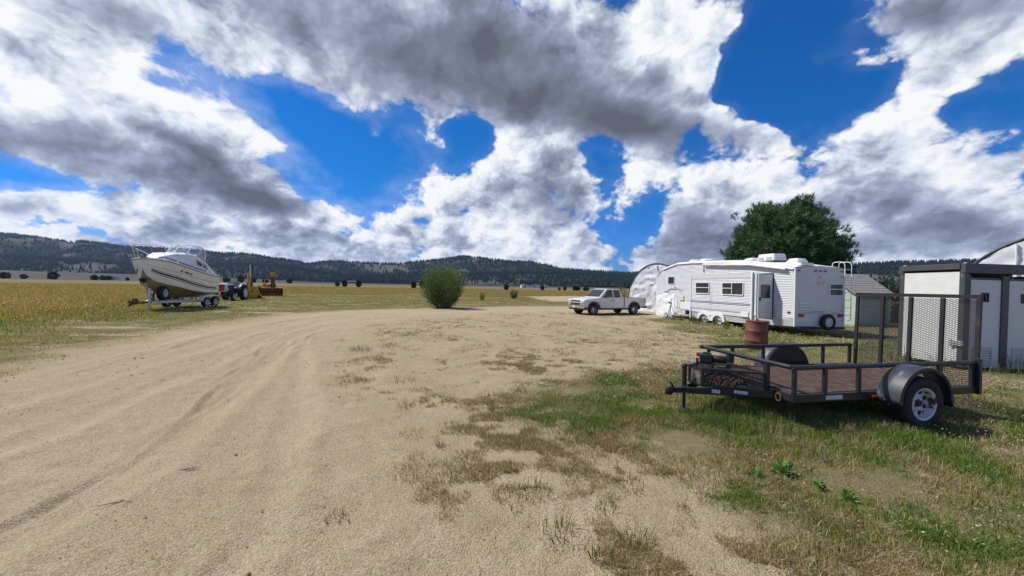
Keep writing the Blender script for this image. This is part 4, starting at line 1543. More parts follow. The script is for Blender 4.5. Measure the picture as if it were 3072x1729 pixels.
def window(parent, cx, cz, w, h, y, out=1, axis='X', bars=('h',), mt='camper_glass', frame='white_trim', ww=0.045):
    """window on a wall: frame (rounded ring) with panes; axis X: wall runs along x and faces out*y; axis Y: wall runs along y and faces out*x"""
    def P(a, d, z):
        return (a, y + out * d, z) if axis == 'X' else (y + out * d, a, z)
    o = rrect(w, h, 0.05, 4, cx, cz)
    i = rrect(w - 2 * ww, h - 2 * ww, 0.03, 4, cx, cz)
    n = len(o)
    m = MB()
    vs = [P(a, 0.0, z) for a, z in o] + [P(a, 0.03, z) for a, z in o] + [P(a, 0.03, z) for a, z in i] + [P(a, 0.0, z) for a, z in i]
    fs = []
    for k in range(n):
        k2 = (k + 1) % n
        for r in range(3):
            fs.append((r * n + k, r * n + k2, (r + 1) * n + k2, (r + 1) * n + k))
    m.add(vs, fs)
    fo = m.build('window', MATS[frame], parent)
    p = MB()
    p.add([P(a, 0.012, z) for a, z in i], [tuple(range(n))])
    p.build('pane', MATS[mt], fo)
    for b in bars:
        q = MB()
        if b == 'h':
            a0, a1, z0, z1 = cx - w / 2 + ww, cx + w / 2 - ww, cz + 0.01, cz + 0.045
        elif b == 'v':
            a0, a1, z0, z1 = cx + 0.02, cx + 0.055, cz - h / 2 + ww, cz + h / 2 - ww
        else:
            a0, a1, z0, z1 = cx + 0.055, cx + w / 2 - ww, cz + 0.01, cz + 0.045
        c0, c1 = P(a0, 0.013, z0), P(a1, 0.028, z1)
        q.box([(u + v) / 2 for u, v in zip(c0, c1)], [abs(u - v) for u, v in zip(c0, c1)])
        q.build('window_bar', MATS[frame], fo)
    return fo


def ribbed(m, x0, x1, zlow, ztop, y, pitch, depth, out=1, nx=24):
    """corrugated siding between two height functions of x"""
    zs0 = min(zlow(x0), zlow(x1)) - 0.02
    zs1 = max(ztop(x0 + (x1 - x0) * k / 20) for k in range(21)) + 0.02
    rows = []
    nz = int((zs1 - zs0) / pitch) + 1
    for j in range(nz + 1):
        for (fz, fy) in ((0.0, 0.0), (0.04, 1.0), (0.45, 0.85), (1.0, 0.0)):
            z = zs0 + (j + fz) * pitch
            rows.append([(x0 + (x1 - x0) * i / nx, y + out * depth * fy, min(max(z, zlow(x0 + (x1 - x0) * i / nx)), ztop(x0 + (x1 - x0) * i / nx))) for i in range(nx + 1)])
    m.grid(rows)


def lerp_tab(tab):
    xs = [p[0] for p in tab]; ys = [p[1] for p in tab]
    return lambda x: float(np.interp(x, xs, ys))


def camper():
    # local x: along the side towards the nose, local y: outwards to the sunlit side, body lies at y < 0
    t = thing('fifth_wheel_camper', 'white ribbed fifth wheel camper with open door and slide out', 'camper', (12.15, 15.9, 0.0), R(98))
    W = 2.44
    top = lerp_tab([(0, 2.74), (1.5, 3.0), (4.4, 3.30), (7.0, 3.42), (8.7, 3.44), (10.5, 3.12), (11.3, 2.62)])
    low = lerp_tab([(0, 0.22), (2.7, 0.07), (7.15, 0.0), (7.16, 0.42), (8.9, 0.44), (8.91, 0.9), (9.3, 1.35), (11.3, 1.38)])
    Sd = MATS['siding']
    # main shell: roof and both sides
    xs = [0, 0.75, 1.5, 2.7, 4.4, 5.5, 7.0, 7.15, 7.17, 8.0, 8.7, 8.9, 8.92, 9.3, 9.9, 10.5, 10.9, 11.3]
    prof = [(x, top(x)) for x in xs]
    outl = prof + [(x, low(x)) for x in reversed(xs)]
    MB().prism(outl, -W + 0.03, -0.03, 'Y').build('body', Sd, t)
    sd = MB()
    ribbed(sd, 0.03, 11.28, lambda x: low(x) + 0.30 * (x < 7.16), lambda x: top(x) - 0.10, -0.02, 0.076, 0.032, nx=90)
    sd.build('side_siding', Sd, t)
    sk = MB()
    sk.grid([[(x, -0.004, low(x)) for x in xs if x < 7.16], [(x, 0.006, low(x) + 0.34) for x in xs if x < 7.16]])
    sk.build('skirt', MATS['skirt_grey'], t, solid=0.01)
    # roof membrane, edge rail and rolled awning
    rf = MB()
    rf.grid([[(x, y, top(x) + z) for x in xs] for y, z in ((0.03, -0.04), (0.025, 0.02), (-0.10, 0.05), (-W / 2, 0.10), (-W + 0.10, 0.05), (-W - 0.025, 0.02), (-W - 0.03, -0.04))])
    rf.build('roof', MATS['fibreglass'], t, smooth=True)
    MB().tube([(x, 0.045, top(x) - 0.07) for x in (0.05, 1.5, 3.0, 4.4, 6.0, 7.0, 8.7, 10.4)], 0.028, 8).build('edge_rail', MATS['white_trim'], t, smooth=True)
    MB().tube([(0.35, 0.11, 2.70), (2.4, 0.12, 3.00), (5.9, 0.12, 3.20)], 0.06, 12).build('awning_roll', MATS['fibreglass'], t, smooth=True)
    MB().box((6.0, 0.06, 3.0), (0.04, 0.06, 0.45)).build('awning_arm', MATS['white_trim'], t)
    # slide-out
    s = MB()
    s.box(((7.15 + 2.25) / 2, 0.02, (0.36 + 2.62) / 2), (4.88, 0.055, 2.22))
    so = s.build('slide_out', Sd, t)
    r2 = MB()
    ribbed(r2, 2.30, 7.10, lambda x: 0.60, lambda x: 2.36, 0.045, 0.076, 0.030, nx=12)
    r2.build('slide_siding', Sd, so)
    MB().box(((7.15 + 2.25) / 2, 0.062, 2.49), (4.88, 0.032, 0.24)).build('slide_header', MATS['siding_shade'], so)
    for x in (7.12, 2.28):
        MB().box((x, 0.07, 1.30), (0.09, 0.06, 2.66)).build('slide_trim', MATS['white_trim'], so, bevel=0.006)
    for z in (0.98, 1.05):
        MB().box((4.7, 0.078, z), (4.75, 0.006, 0.026)).build('pinstripe', MATS['pinstripe'], so)
    MB().box((4.7, 0.076, 0.70), (4.75, 0.008, 0.14)).build('lower_band', MATS['siding_shade'], so)
    window(so, 6.0, 1.82, 1.25, 0.68, 0.080, 1, 'X', ('h',))
    window(so, 3.57, 1.80, 1.55, 0.68, 0.080, 1, 'X', ('v', 'q'))
    window(t, 9.38, 2.31, 0.80, 0.56, 0.005, 1, 'X', ())
    # nose graphics: dark swooping mountain lines
    for pts in ([(9.9, 1.50), (9.3, 1.62), (9.0, 1.58), (8.6, 1.62)], [(10.3, 1.36), (9.9, 1.42), (9.5, 1.40)], [(8.8, 1.66), (8.4, 1.58), (8.0, 1.46)], [(9.1, 1.66), (8.9, 1.72), (8.7, 1.66)]):
        MB().tube([(x, 0.012, z + 0.12) for x, z in pts], [0.008] + [0.028] * (len(pts) - 2) + [0.006], 5).build('nose_graphic', MATS['pinstripe'], t)
    # hatches and boxes
    for (x, z, w, h) in ((8.86, 0.84, 0.46, 0.66), (7.76, 0.68, 1.02, 0.46)):
        MB().prism(rrect(w, h, 0.05, 3, x, z), 0.004, 0.03).build('hatch', MATS['white_trim'], t)
    MB().prism(rrect(0.50, 0.26, 0.05, 3, 2.72, 0.53), 0.05, 0.09).build('hatch', MATS['white_trim'], t)
    MB().box((8.1, 0.03, 1.15), (0.42, 0.07, 0.28)).build('outlet_box', MATS['cream_plastic'], t, bevel=0.01)
    MB().box((8.0, -0.01, 0.47), (1.7, 0.05, 0.16)).build('front_skirt', MATS['skirt_grey'], t)
    # wheel skirt with its twin arches, and wheels behind
    arch = []
    for cx in (5.86, 4.66):
        for k in range(0, 11):
            a = math.pi * k / 10
            arch.append((cx + 0.50 * math.cos(a), -0.02 + 0.42 * math.sin(a)))
    up = [(4.08, -0.02), (4.18, 0.30), (4.5, 0.44), (5.26, 0.38), (6.0, 0.46), (6.34, 0.34), (6.46, -0.02)]
    m = MB()
    m.prism(up[::-1] + [(4.12, -0.03), (4.20, -0.02)] + [(4.66 - 0.40 * math.cos(math.pi * k / 10), -0.03 + 0.33 * math.sin(math.pi * k / 10)) for k in range(11)] + [(5.26, -0.03)]
            + [(5.86 - 0.40 * math.cos(math.pi * k / 10), -0.03 + 0.33 * math.sin(math.pi * k / 10)) for k in range(11)], 0.055, 0.10)
    m.build('wheel_skirt', MATS['white_trim'], t)
    MB().lathe([(0.08, 0.10), (0.08, 0.108), (0.06, 0.11)], (5.26, 0, 0.24), 'Y', 18).build('badge', MATS['skirt_grey'], t)
    for cx in (5.86, 4.66):
        wheel(t, (cx, -0.12, 0.02), 0.35, 0.22, 0.20, 1, holes=8)
    # entry door, standing open: hinged at its rear side, swung right out
    dz0, dz1 = 0.44, 2.50
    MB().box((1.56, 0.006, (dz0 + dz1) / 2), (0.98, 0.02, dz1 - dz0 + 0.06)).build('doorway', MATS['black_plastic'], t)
    d = MB().box((-0.40, 0, (dz0 + dz1) / 2), (0.78, 0.045, dz1 - dz0 - 0.04)).build('door', MATS['door_panel'], t, bevel=0.012)
    d.location = (1.12, 0.03, 0)
    d.rotation_euler = (0, 0, R(-86))
    o = rrect(0.50, 0.62, 0.05, 4, -0.40, 1.70)
    MB().prism(o, 0.0235, 0.034).build('door_window', MATS['camper_glass'], d)
    MB().prism(o, -0.034, -0.0235).build('door_window', MATS['camper_glass'], d)
    for sx, sz, w, h in ((-0.40, 2.44, 0.78, 0.03), (-0.40, 0.49, 0.78, 0.03)):
        MB().box((sx, 0.024, sz), (w, 0.012, h)).build('door_trim', MATS['white_trim'], d)
    MB().box((-0.70, -0.035, 1.35), (0.06, 0.04, 0.16)).build('door_handle', MATS['black_plastic'], d)
    # entry steps
    st = MB()
    for k in range(2):
        st.box((1.58, 0.14 + 0.22 * k, 0.30 - 0.20 * k), (0.62, 0.22, 0.03))
    st.bar((1.30, 0.02, 0.32), (1.30, 0.40, -0.02), 0.03, 0.05); st.bar((1.86, 0.02, 0.32), (1.86, 0.40, -0.02), 0.03, 0.05)
    st.build('step', MATS['steel_dark'], t)
    # rear wall (faces local -x)
    rw = MB()
    rows = []
    zt0 = 2.72
    nz = 40
    for j in range(nz + 1):
        for f, dpt in ((0.0, 0.0), (0.8, 0.006)):
            z = min(0.22 + (zt0 - 0.22) * (j + f) / nz, zt0)
            rows.append([(-0.012 - dpt, y, z) for y in (-0.0, -W)])
    rw.grid(rows)
    rw.build('rear_siding', MATS['door_panel'], t)
    crown = [(0.02, 2.70)] + [(-W * k / 10, 2.72 + 0.10 * math.sin(math.pi * k / 10)) for k in range(11)] + [(-W - 0.02, 2.70)]
    MB().prism(crown, -0.03, 0.04, 'X').build('rear_cap', MATS['door_panel'], t)
    for y in (0.0, -W):
        MB().box((-0.012, y, 1.47), (0.05, 0.05, 2.52)).build('corner_trim', MATS['white_trim'], t)
    for y in (-0.16, -0.98, -1.22, -1.46, -2.28):
        MB().prism(rrect(0.11, 0.055, 0.02, 3, y, 2.62), -0.05, -0.02, 'X').build('clearance_light', MATS['red_lens'], t)
    window(t, -2.02, 1.82, 0.72, 0.56, -0.02, -1, 'Y', ('h',))
    vf = MB()
    for dy, dz, sy, sz in ((-0.28, 0, 0.03, 0.43), (0.28, 0, 0.03, 0.43), (0, 0.2, 0.53, 0.03), (0, -0.2, 0.53, 0.03)):
        vf.box((-0.03, -0.51 + dy, 1.08 + dz), (0.03, sy, sz))
    vo = vf.build('vent_frame', MATS['white_trim'], t)
    for k in range(3):
        MB().box((-0.03, -0.51, 1.20 - 0.12 * k), (0.02, 0.51, 0.07), (0, R(28), 0)).build('vent_slat', MATS['white_trim'], vo)
    for y in (-0.30, -2.25):
        MB().prism(rrect(0.24, 0.13, 0.02, 3, y, 0.70), -0.06, -0.02, 'X').build('tail_light', MATS['red_lens'], t)
    MB().box((0.25, 0.012, 0.80), (0.14, 0.02, 0.09)).build('marker_light', MATS['red_lens'], t)
    MB().box((-0.026, -1.27, 2.11), (0.004, 0.32, 0.16)).build('notice', MATS['yellow_notice'], t)
    MB().lathe([(0.07, -0.026), (0.07, -0.022)], (0, -1.20, 2.36), 'X', 14).build('emblem', MATS['skirt_grey'], t)
    MB().box((-0.028, -1.93, 0.80), (0.006, 0.22, 0.13)).build('number_plate', MATS['skirt_grey'], t)
    for z in (0.80, 0.87):
        MB().box((-0.021, -0.95, z), (0.004, 1.0, 0.02)).build('pinstripe', MATS['pinstripe'], t)
    bp = MB().box((-0.10, -W / 2, 0.16), (0.14, W - 0.2, 0.10))
    bp.build('bumper', MATS['steel_dark'], t)
    # spare wheel on the rear
    sp = MB()
    sp.lathe([(0.20, -0.20), (0.215, -0.23), (0.31, -0.23), (0.345, -0.19), (0.345, -0.10), (0.31, -0.05), (0.20, -0.05)], (0, -1.50, 0.42), 'X', 32, closed=True)
    so2 = sp.build('spare_tyre', MATS['rubber'], t, smooth=True)
    MB().lathe([(0.205, -0.06), (0.205, -0.20), (0.16, -0.17), (0.08, -0.18), (0.001, -0.18)], (0, -1.50, 0.42), 'X', 28, cap=False).build('spare_rim', MATS['rim_white'], so2, smooth=True)
    for k in range(7):
        a = 2 * math.pi * k / 7
        MB().lathe([(0.022, -0.184), (0.022, -0.178)], (0, -1.50 + 0.125 * math.cos(a), 0.42 + 0.125 * math.sin(a)), 'X', 8).build('rim_hole', MATS['black_plastic'], so2)
    # ladder on the rear right corner, bent over the roof
    ld = []
    for y in (-2.28, -2.62):
        MB().tube([(-0.02, y, 0.46), (-0.14, y, 0.50), (-0.16, y, 0.62), (-0.16, y, 2.86), (-0.12, y, 3.00), (0.0, y, 3.05), (0.30, y, 3.05), (0.38, y, 3.0), (0.40, y, 2.85)], 0.016, 8).build('ladder_rail', MATS['white_trim'], t, smooth=True)
    for k in range(7):
        z = 0.72 + k * 0.33
        MB().tube([(-0.16, -2.28, z), (-0.16, -2.62, z)], 0.013, 8).build('ladder_rung', MATS['white_trim'], t, smooth=True)
    for z in (0.9, 1.7, 2.4):
        MB().tube([(-0.02, -2.26, z), (-0.16, -2.28, z)], 0.012, 6).build('ladder_bracket', MATS['steel_grey'], t)
    # roof fittings
    def roofpod(name, x, y, l, w, h, taper=0.75, mt='fibreglass', dark=0.0):
        z = top(x) + 0.05
        m = MB()
        pts = rrect(l, w, 0.10, 3, x, y)
        a = [(u, v, z) for u, v in pts]
        b = [(x + (u - x) * 0.98, y + (v - y) * 0.98, z + h * 0.55) for u, v in pts]
        c = [(x + (u - x) * taper, y + (v - y) * taper, z + h) for u, v in pts]
        n = len(pts)
        m.add(a + b + c, [(k, (k + 1) % n, n + (k + 1) % n, n + k) for k in range(n)] + [(n + k, n + (k + 1) % n, 2 * n + (k + 1) % n, 2 * n + k) for k in range(n)] + [tuple(2 * n + k for k in range(n))])
        return m.build(name, MATS[mt], t, smooth=True)
    ac = roofpod('air_conditioner', 2.25, -0.95, 1.05, 0.75, 0.40, 0.88)
    MB().box((2.25, -0.95, top(2.25) + 0.075), (1.12, 0.82, 0.07)).build('air_conditioner_base', MATS['black_plastic'], ac)
    for y, xx in ((-0.567, 2.02), (-0.567, 2.48)):
        for k in range(5):
            MB().box((xx, y, top(2.25) + 0.16 + 0.035 * k), (0.36, 0.01, 0.018)).build('air_conditioner_slat', MATS['siding_shade'], ac)
    for k in range(5):
        MB().box((1.716, -0.95, top(2.25) + 0.15 + 0.035 * k), (0.01, 0.52, 0.018)).build('air_conditioner_slat', MATS['siding_shade'], ac)
    roofpod('roof_vent', 0.95, -1.05, 0.62, 0.62, 0.27, 0.7)
    roofpod('roof_hatch', 0.38, -0.70, 0.62, 0.70, 0.12, 0.95)
    roofpod('roof_vent', 3.55, -1.0, 0.55, 0.55, 0.17, 0.6)
    roofpod('roof_vent', 7.1, -0.9, 0.62, 0.6, 0.17, 0.6)
    roofpod('roof_vent', 8.2, -0.9, 0.50, 0.6, 0.17, 0.6)
    # white fabric skirt hanging under the nose
    fs = MB()
    rows = []
    for j in range(15):
        row = []
        for i in range(31):
            x = 8.90 + 2.35 * i / 30
            z = 1.45 - (1.66) * j / 14
            row.append((x, 0.02 + 0.05 * j / 14 + wrinkle(x * 1.3, z * 2.0, 44, 1.0), z))
        rows.append(row)
    fs.grid(rows)
    fs.build('nose_skirt', MATS['tarp_white'], t, smooth=True)
    return t


CAMPER = camper()


def tripod():
    t = thing('tripod_stand', 'thin black and white tripod stand beside the camper nose', 'tripod', (10.42, 24.2, th(10.4, 24.2)))
    hub = (0, 0, 0.95)
    for a, m in ((200, 'steel_dark'), (320, 'white_trim'), (80, 'steel_dark')):
        MB().tube([hub, (0.34 * math.cos(R(a)), 0.34 * math.sin(R(a)), 0.0)], 0.018, 6).build('leg', MATS[m], t)
    MB().tube([(0, 0, 0.9), (0, 0, 1.30)], 0.02, 8).build('column', MATS['steel_dark'], t)
    MB().box((-0.06, 0, 1.02), (0.20, 0.07, 0.09), (0, R(20), 0)).build('head', MATS['black_plastic'], t, bevel=0.01)


tripod()


# ------------------------------------------------------------------ pickup truck
mat('truck_paint', (0.60, 0.60, 0.60), 0.28, var=0.04, coat=0.4, col2=(0.48, 0.45, 0.40), lo=0.6, hi=0.8)
mat('truck_trim', (0.035, 0.035, 0.037), 0.55, var=0.15)
mat('headlamp', (0.62, 0.62, 0.58), 0.12, metal=0.3)
mat('plate_white', (0.62, 0.62, 0.66), 0.5, col2=(0.35, 0.06, 0.07), lo=0.55, hi=0.6, scale2=30)
glass_mat('car_glass', (0.018, 0.022, 0.024), 0.03)


def pickup():
    t = thing('pickup_truck', 'white extended cab pickup with dark wheel flares parked on dry grass', 'pickup truck', (4.86, 25.4, -0.17), R(24.2))
    t.location.z = th(7, 26.5) - 0.01
    B, W = MATS['truck_paint'], 2.0
    xf, xr, rw, ra = 0.98, 4.60, 0.39, 0.47

    def arch(cx, n=12, r=ra):
        return [(cx + r * math.cos(a), 0.42 + r * math.sin(a)) for a in np.linspace(0, math.pi, n)]
    low = 0.50
    # front clip and cab below the glass
    o = [(0.10, 0.62), (0.10, 0.98), (0.16, 1.06), (0.30, 1.11), (1.30, 1.22), (1.62, 1.25), (3.62, 1.26), (3.64, low)]
    o += [(xf + ra + 0.03, low)] + arch(xf) + [(xf - ra - 0.03, low + 0.06)]
    MB().prism(o, 0.03, W - 0.03).build('body', B, t, bevel=0.035, segs=3)
    o = [(3.68, low), (3.68, 1.25), (5.64, 1.25), (5.68, 1.20), (5.68, 0.60), (xr + ra + 0.03, 0.56)] + arch(xr) + [(xr - ra - 0.03, low)]
    MB().prism(o, 0.03, W - 0.03).build('bed', B, t, bevel=0.025, segs=3)
    MB().box((4.68, W / 2, 1.252), (1.86, W - 0.22, 0.008)).build('bed_liner', MATS['black_plastic'], t)
    MB().box((2.8, W / 2, 0.52), (5.2, W - 0.5, 0.30)).build('chassis', MATS['black_plastic'], t)
    # greenhouse with sloping glass
    bz, tz = 1.24, 1.86
    base = [(1.48, 0.07), (3.64, 0.07), (3.64, W - 0.07), (1.48, W - 0.07)]
    topp = [(2.20, 0.24), (3.42, 0.24), (3.42, W - 0.24), (2.20, W - 0.24)]
    m = MB()
    m.add([(x, y, bz) for x, y in base] + [(x, y, tz) for x, y in topp], [(0, 1, 5, 4), (1, 2, 6, 5), (2, 3, 7, 6), (3, 0, 4, 7), (4, 5, 6, 7), (3, 2, 1, 0)])
    m.build('cab', B, t, bevel=0.06, segs=3)
    MB().prism(rrect(1.16, W - 0.56, 0.12, 4, 2.82, W / 2), tz - 0.01, tz + 0.025, 'Z').build('roof', B, t, bevel=0.02)

    def side_pt(x, z, y_out, sgn):
        k = (z - bz) / (tz - bz)
        yy = 0.07 + (0.24 - 0.07) * k - y_out
        return (x, yy if sgn < 0 else W - yy, z)

    def side_pane(name, poly, sgn):
        a = [side_pt(x, z, 0.010, sgn) for x, z in poly]
        b = [side_pt(x, z, -0.02, sgn) for x, z in poly]
        n = len(poly)
        MB().add(a + b, [tuple(range(n)), tuple(range(2 * n - 1, n - 1, -1))] + [(i, (i + 1) % n, n + (i + 1) % n, n + i) for i in range(n)]).build(name, MATS['car_glass'], t)
    for sgn in (-1, 1):
        side_pane('front_side_window', [(1.78, 1.29), (2.66, 1.29), (2.66, 1.79), (2.31, 1.79)], sgn)
        side_pane('rear_side_window', [(2.78, 1.29), (3.36, 1.29), (3.32, 1.79), (2.78, 1.79)], sgn)
    # windscreen and rear window
    def wpt(k, y, off):
        x = 1.48 + (2.20 - 1.48) * k; z = bz + (tz - bz) * k
        return (x - off * 0.65, y, z + off * 0.75)
    ws = [wpt(0.10, 0.20, 0.012), wpt(0.10, W - 0.20, 0.012), wpt(0.92, W - 0.33, 0.012), wpt(0.92, 0.33, 0.012)]
    MB().add(ws, [(0, 1, 2, 3)]).build('windscreen', MATS['car_glass'], t, solid=0.012)
    MB().add([(3.648, 0.25, 1.34), (3.648, W - 0.25, 1.34), (3.44 + 0.03, W - 0.36, 1.79), (3.44 + 0.03, 0.36, 1.79)], [(0, 1, 2, 3)]).build('rear_window', MATS['car_glass'], t, solid=0.012)
    # doors as proud panels with seams, handles
    for sgn, y in ((-1, 0.026), (1, W - 0.026)):
        for (xa, xb) in ((1.56, 2.70), (2.722, 3.56)):
            d = MB().prism([(xa + (0.10 if xa < 2 else 0), 0.58), (xb, 0.58), (xb, 1.235), (xa, 1.235), (xa, 0.80)], y - 0.006, y + 0.006).build('door', B, t)
            if xa < 2:
                MB().box((xb - 0.16, y + sgn * 0.012, 1.06), (0.17, 0.02, 0.07)).build('door_handle', MATS['truck_trim'], d, bevel=0.006)
        MB().box((2.711, y, 0.90), (0.014, 0.008, 0.66)).build('door_seam', MATS['black_plastic'], t)
        MB().box((3.66, y + sgn * 0.002, 0.88), (0.05, 0.02, 0.74)).build('cab_gap', MATS['black_plastic'], t)
        MB().box((2.8, y, 0.47), (2.5, 0.06, 0.07)).build('rocker', MATS['truck_trim'], t)
        for cx in (xf, xr):
            f = MB()
            a1, a2 = arch(cx, 16, ra + 0.10), arch(cx, 16, ra - 0.005)
            yo = y + sgn * 0.035
            f.add([(x, yo, z) for x, z in a1] + [(x, yo, z) for x, z in a2] + [(x, y, z) for x, z in a1] + [(x, y - sgn * 0.05, z) for x, z in a2],
                  [(i, i + 1, 17 + i, 16 + i) for i in range(15)] + [(i, i + 1, 33 + i, 32 + i) for i in range(15)] + [(16 + i, 17 + i, 49 + i, 48 + i) for i in range(15)])
            f.build('wheel_flare', MATS['truck_trim'], t, smooth=True)
            wheel(t, (cx, 0.14 if sgn < 0 else W - 0.14, 0.39), rw, 0.25, 0.225, sgn, rim_m='steel_grey', hub_m='chrome', holes=8, dish=0.4)
        mr = MB().box((1.86, (-0.10 if sgn < 0 else W + 0.10), 1.36), (0.10, 0.16, 0.24)).build('mirror', MATS['truck_trim'], t, bevel=0.03)
        MB().bar((1.90, (-0.06 if sgn < 0 else W + 0.06), 1.28), (1.92, (0.06 if sgn < 0 else W - 0.06), 1.27), 0.03, 0.04).build('mirror_arm', MATS['truck_trim'], mr)
        MB().box((5.66, (0.055 if sgn < 0 else W - 0.055), 1.03), (0.07, 0.08, 0.34)).build('tail_light', MATS['red_lens'], t, bevel=0.01)
    # face: grille split by a body bar with the gold bow-tie, lamps, chrome bumper, plate
    MB().box((0.095, W / 2, 0.90), (0.05, 1.10, 0.30)).build('grille', MATS['truck_trim'], t, bevel=0.01)
    MB().box((0.075, W / 2, 0.90), (0.04, 1.86, 0.055)).build('grille_bar', B, t, bevel=0.01)
    MB().prism([(-.13, -.015), (-.05, -.015), (-.05, -.04), (.05, -.04), (.05, -.015), (.13, -.015), (.10, .015), (.05, .015), (.05, .04), (-.05, .04), (-.05, .015), (-.16, .015)], 0.045, 0.057, 'X').build('badge', MATS['yellow_notice'], t)
    bd = [o for o in t.children if o.name.startswith('badge')][0]
    bd.location = (0, W / 2, 0.90)
    for y in (0.24, W - 0.24):
        MB().box((0.13, y, 0.975), (0.10, 0.34, 0.10)).build('headlight', MATS['headlamp'], t, bevel=0.015)
        MB().box((0.13, y, 0.825), (0.10, 0.34, 0.10)).build('headlight', MATS['headlamp'], t, bevel=0.015)
    bmp = [(0.12, 0.03), (0.0, 0.22), (-0.03, W / 2), (0.0, W - 0.22), (0.12, W - 0.03), (0.22, W - 0.03), (0.22, 0.03)]
    MB().prism(bmp, 0.50, 0.69, 'Z').build('front_bumper', MATS['chrome'], t, bevel=0.02)
    MB().prism([(x + 0.004, y) for x, y in bmp], 0.692, 0.73, 'Z').build('bumper_pad', MATS['truck_trim'], t, bevel=0.01)
    MB().prism([(x + 0.06, y) for x, y in bmp], 0.38, 0.498, 'Z').build('air_dam', MATS['truck_trim'], t, bevel=0.01)
    MB().box((-0.038, W / 2, 0.60), (0.012, 0.32, 0.15)).build('number_plate', MATS['plate_white'], t)
    MB().box((5.76, W / 2, 0.56), (0.14, W - 0.08, 0.17)).build('rear_bumper', MATS['truck_trim'], t, bevel=0.02)
    MB().box((1.40, 0.022, 0.93), (0.20, 0.006, 0.022)).build('side_badge', MATS['truck_trim'], t)
    MB().box((5.36, 0.022, 1.02), (0.20, 0.006, 0.06)).build('side_badge', MATS['skirt_grey'], t)


pickup()

# ------------------------------------------------------------------ motor boat on a tandem trailer
mat('gelcoat', (0.88, 0.83, 0.71), 0.32, var=0.06, coat=0.3, col2=(0.55, 0.48, 0.36), lo=0.6, hi=0.8, scale2=1.5)
mat('gelcoat_white', (0.76, 0.76, 0.74), 0.35, var=0.05, col2=(0.6, 0.57, 0.5), lo=0.62, hi=0.8)
mat('hull_bottom', (0.36, 0.26, 0.14), 0.6, var=0.25, col2=(0.20, 0.14, 0.08), lo=0.5, hi=0.7)
mat('stripe_black', (0.02, 0.02, 0.022), 0.35)
mat('hull_line', (0.34, 0.31, 0.26), 0.4)
glass_mat('boat_glass', (0.55, 0.72, 0.72), 0.03, 0.0, 0.38)
BOAT_AT, BOAT_ROT = (-21.05, 24.3), R(-81)
STN = [(-0.95, 1.13, 2.00, 0.98, 0.94, 0.68), (0.3, 1.18, 2.12, 1.03, 0.98, 0.64), (1.5, 1.19, 2.34, 1.00, 1.12, 0.62), (2.4, 1.14, 2.54, 0.88, 1.33, 0.74), (3.0, 1.05, 2.69, 0.70, 1.46, 0.98),
       (3.4, 0.90, 2.79, 0.46, 1.60, 1.24), (3.62, 0.70, 2.84, 0.30, 1.74, 1.46), (3.80, 0.40, 2.87, 0.12, 1.98, 1.80), (3.90, 0.004, 2.88, 0.004, 2.30, 2.26)]


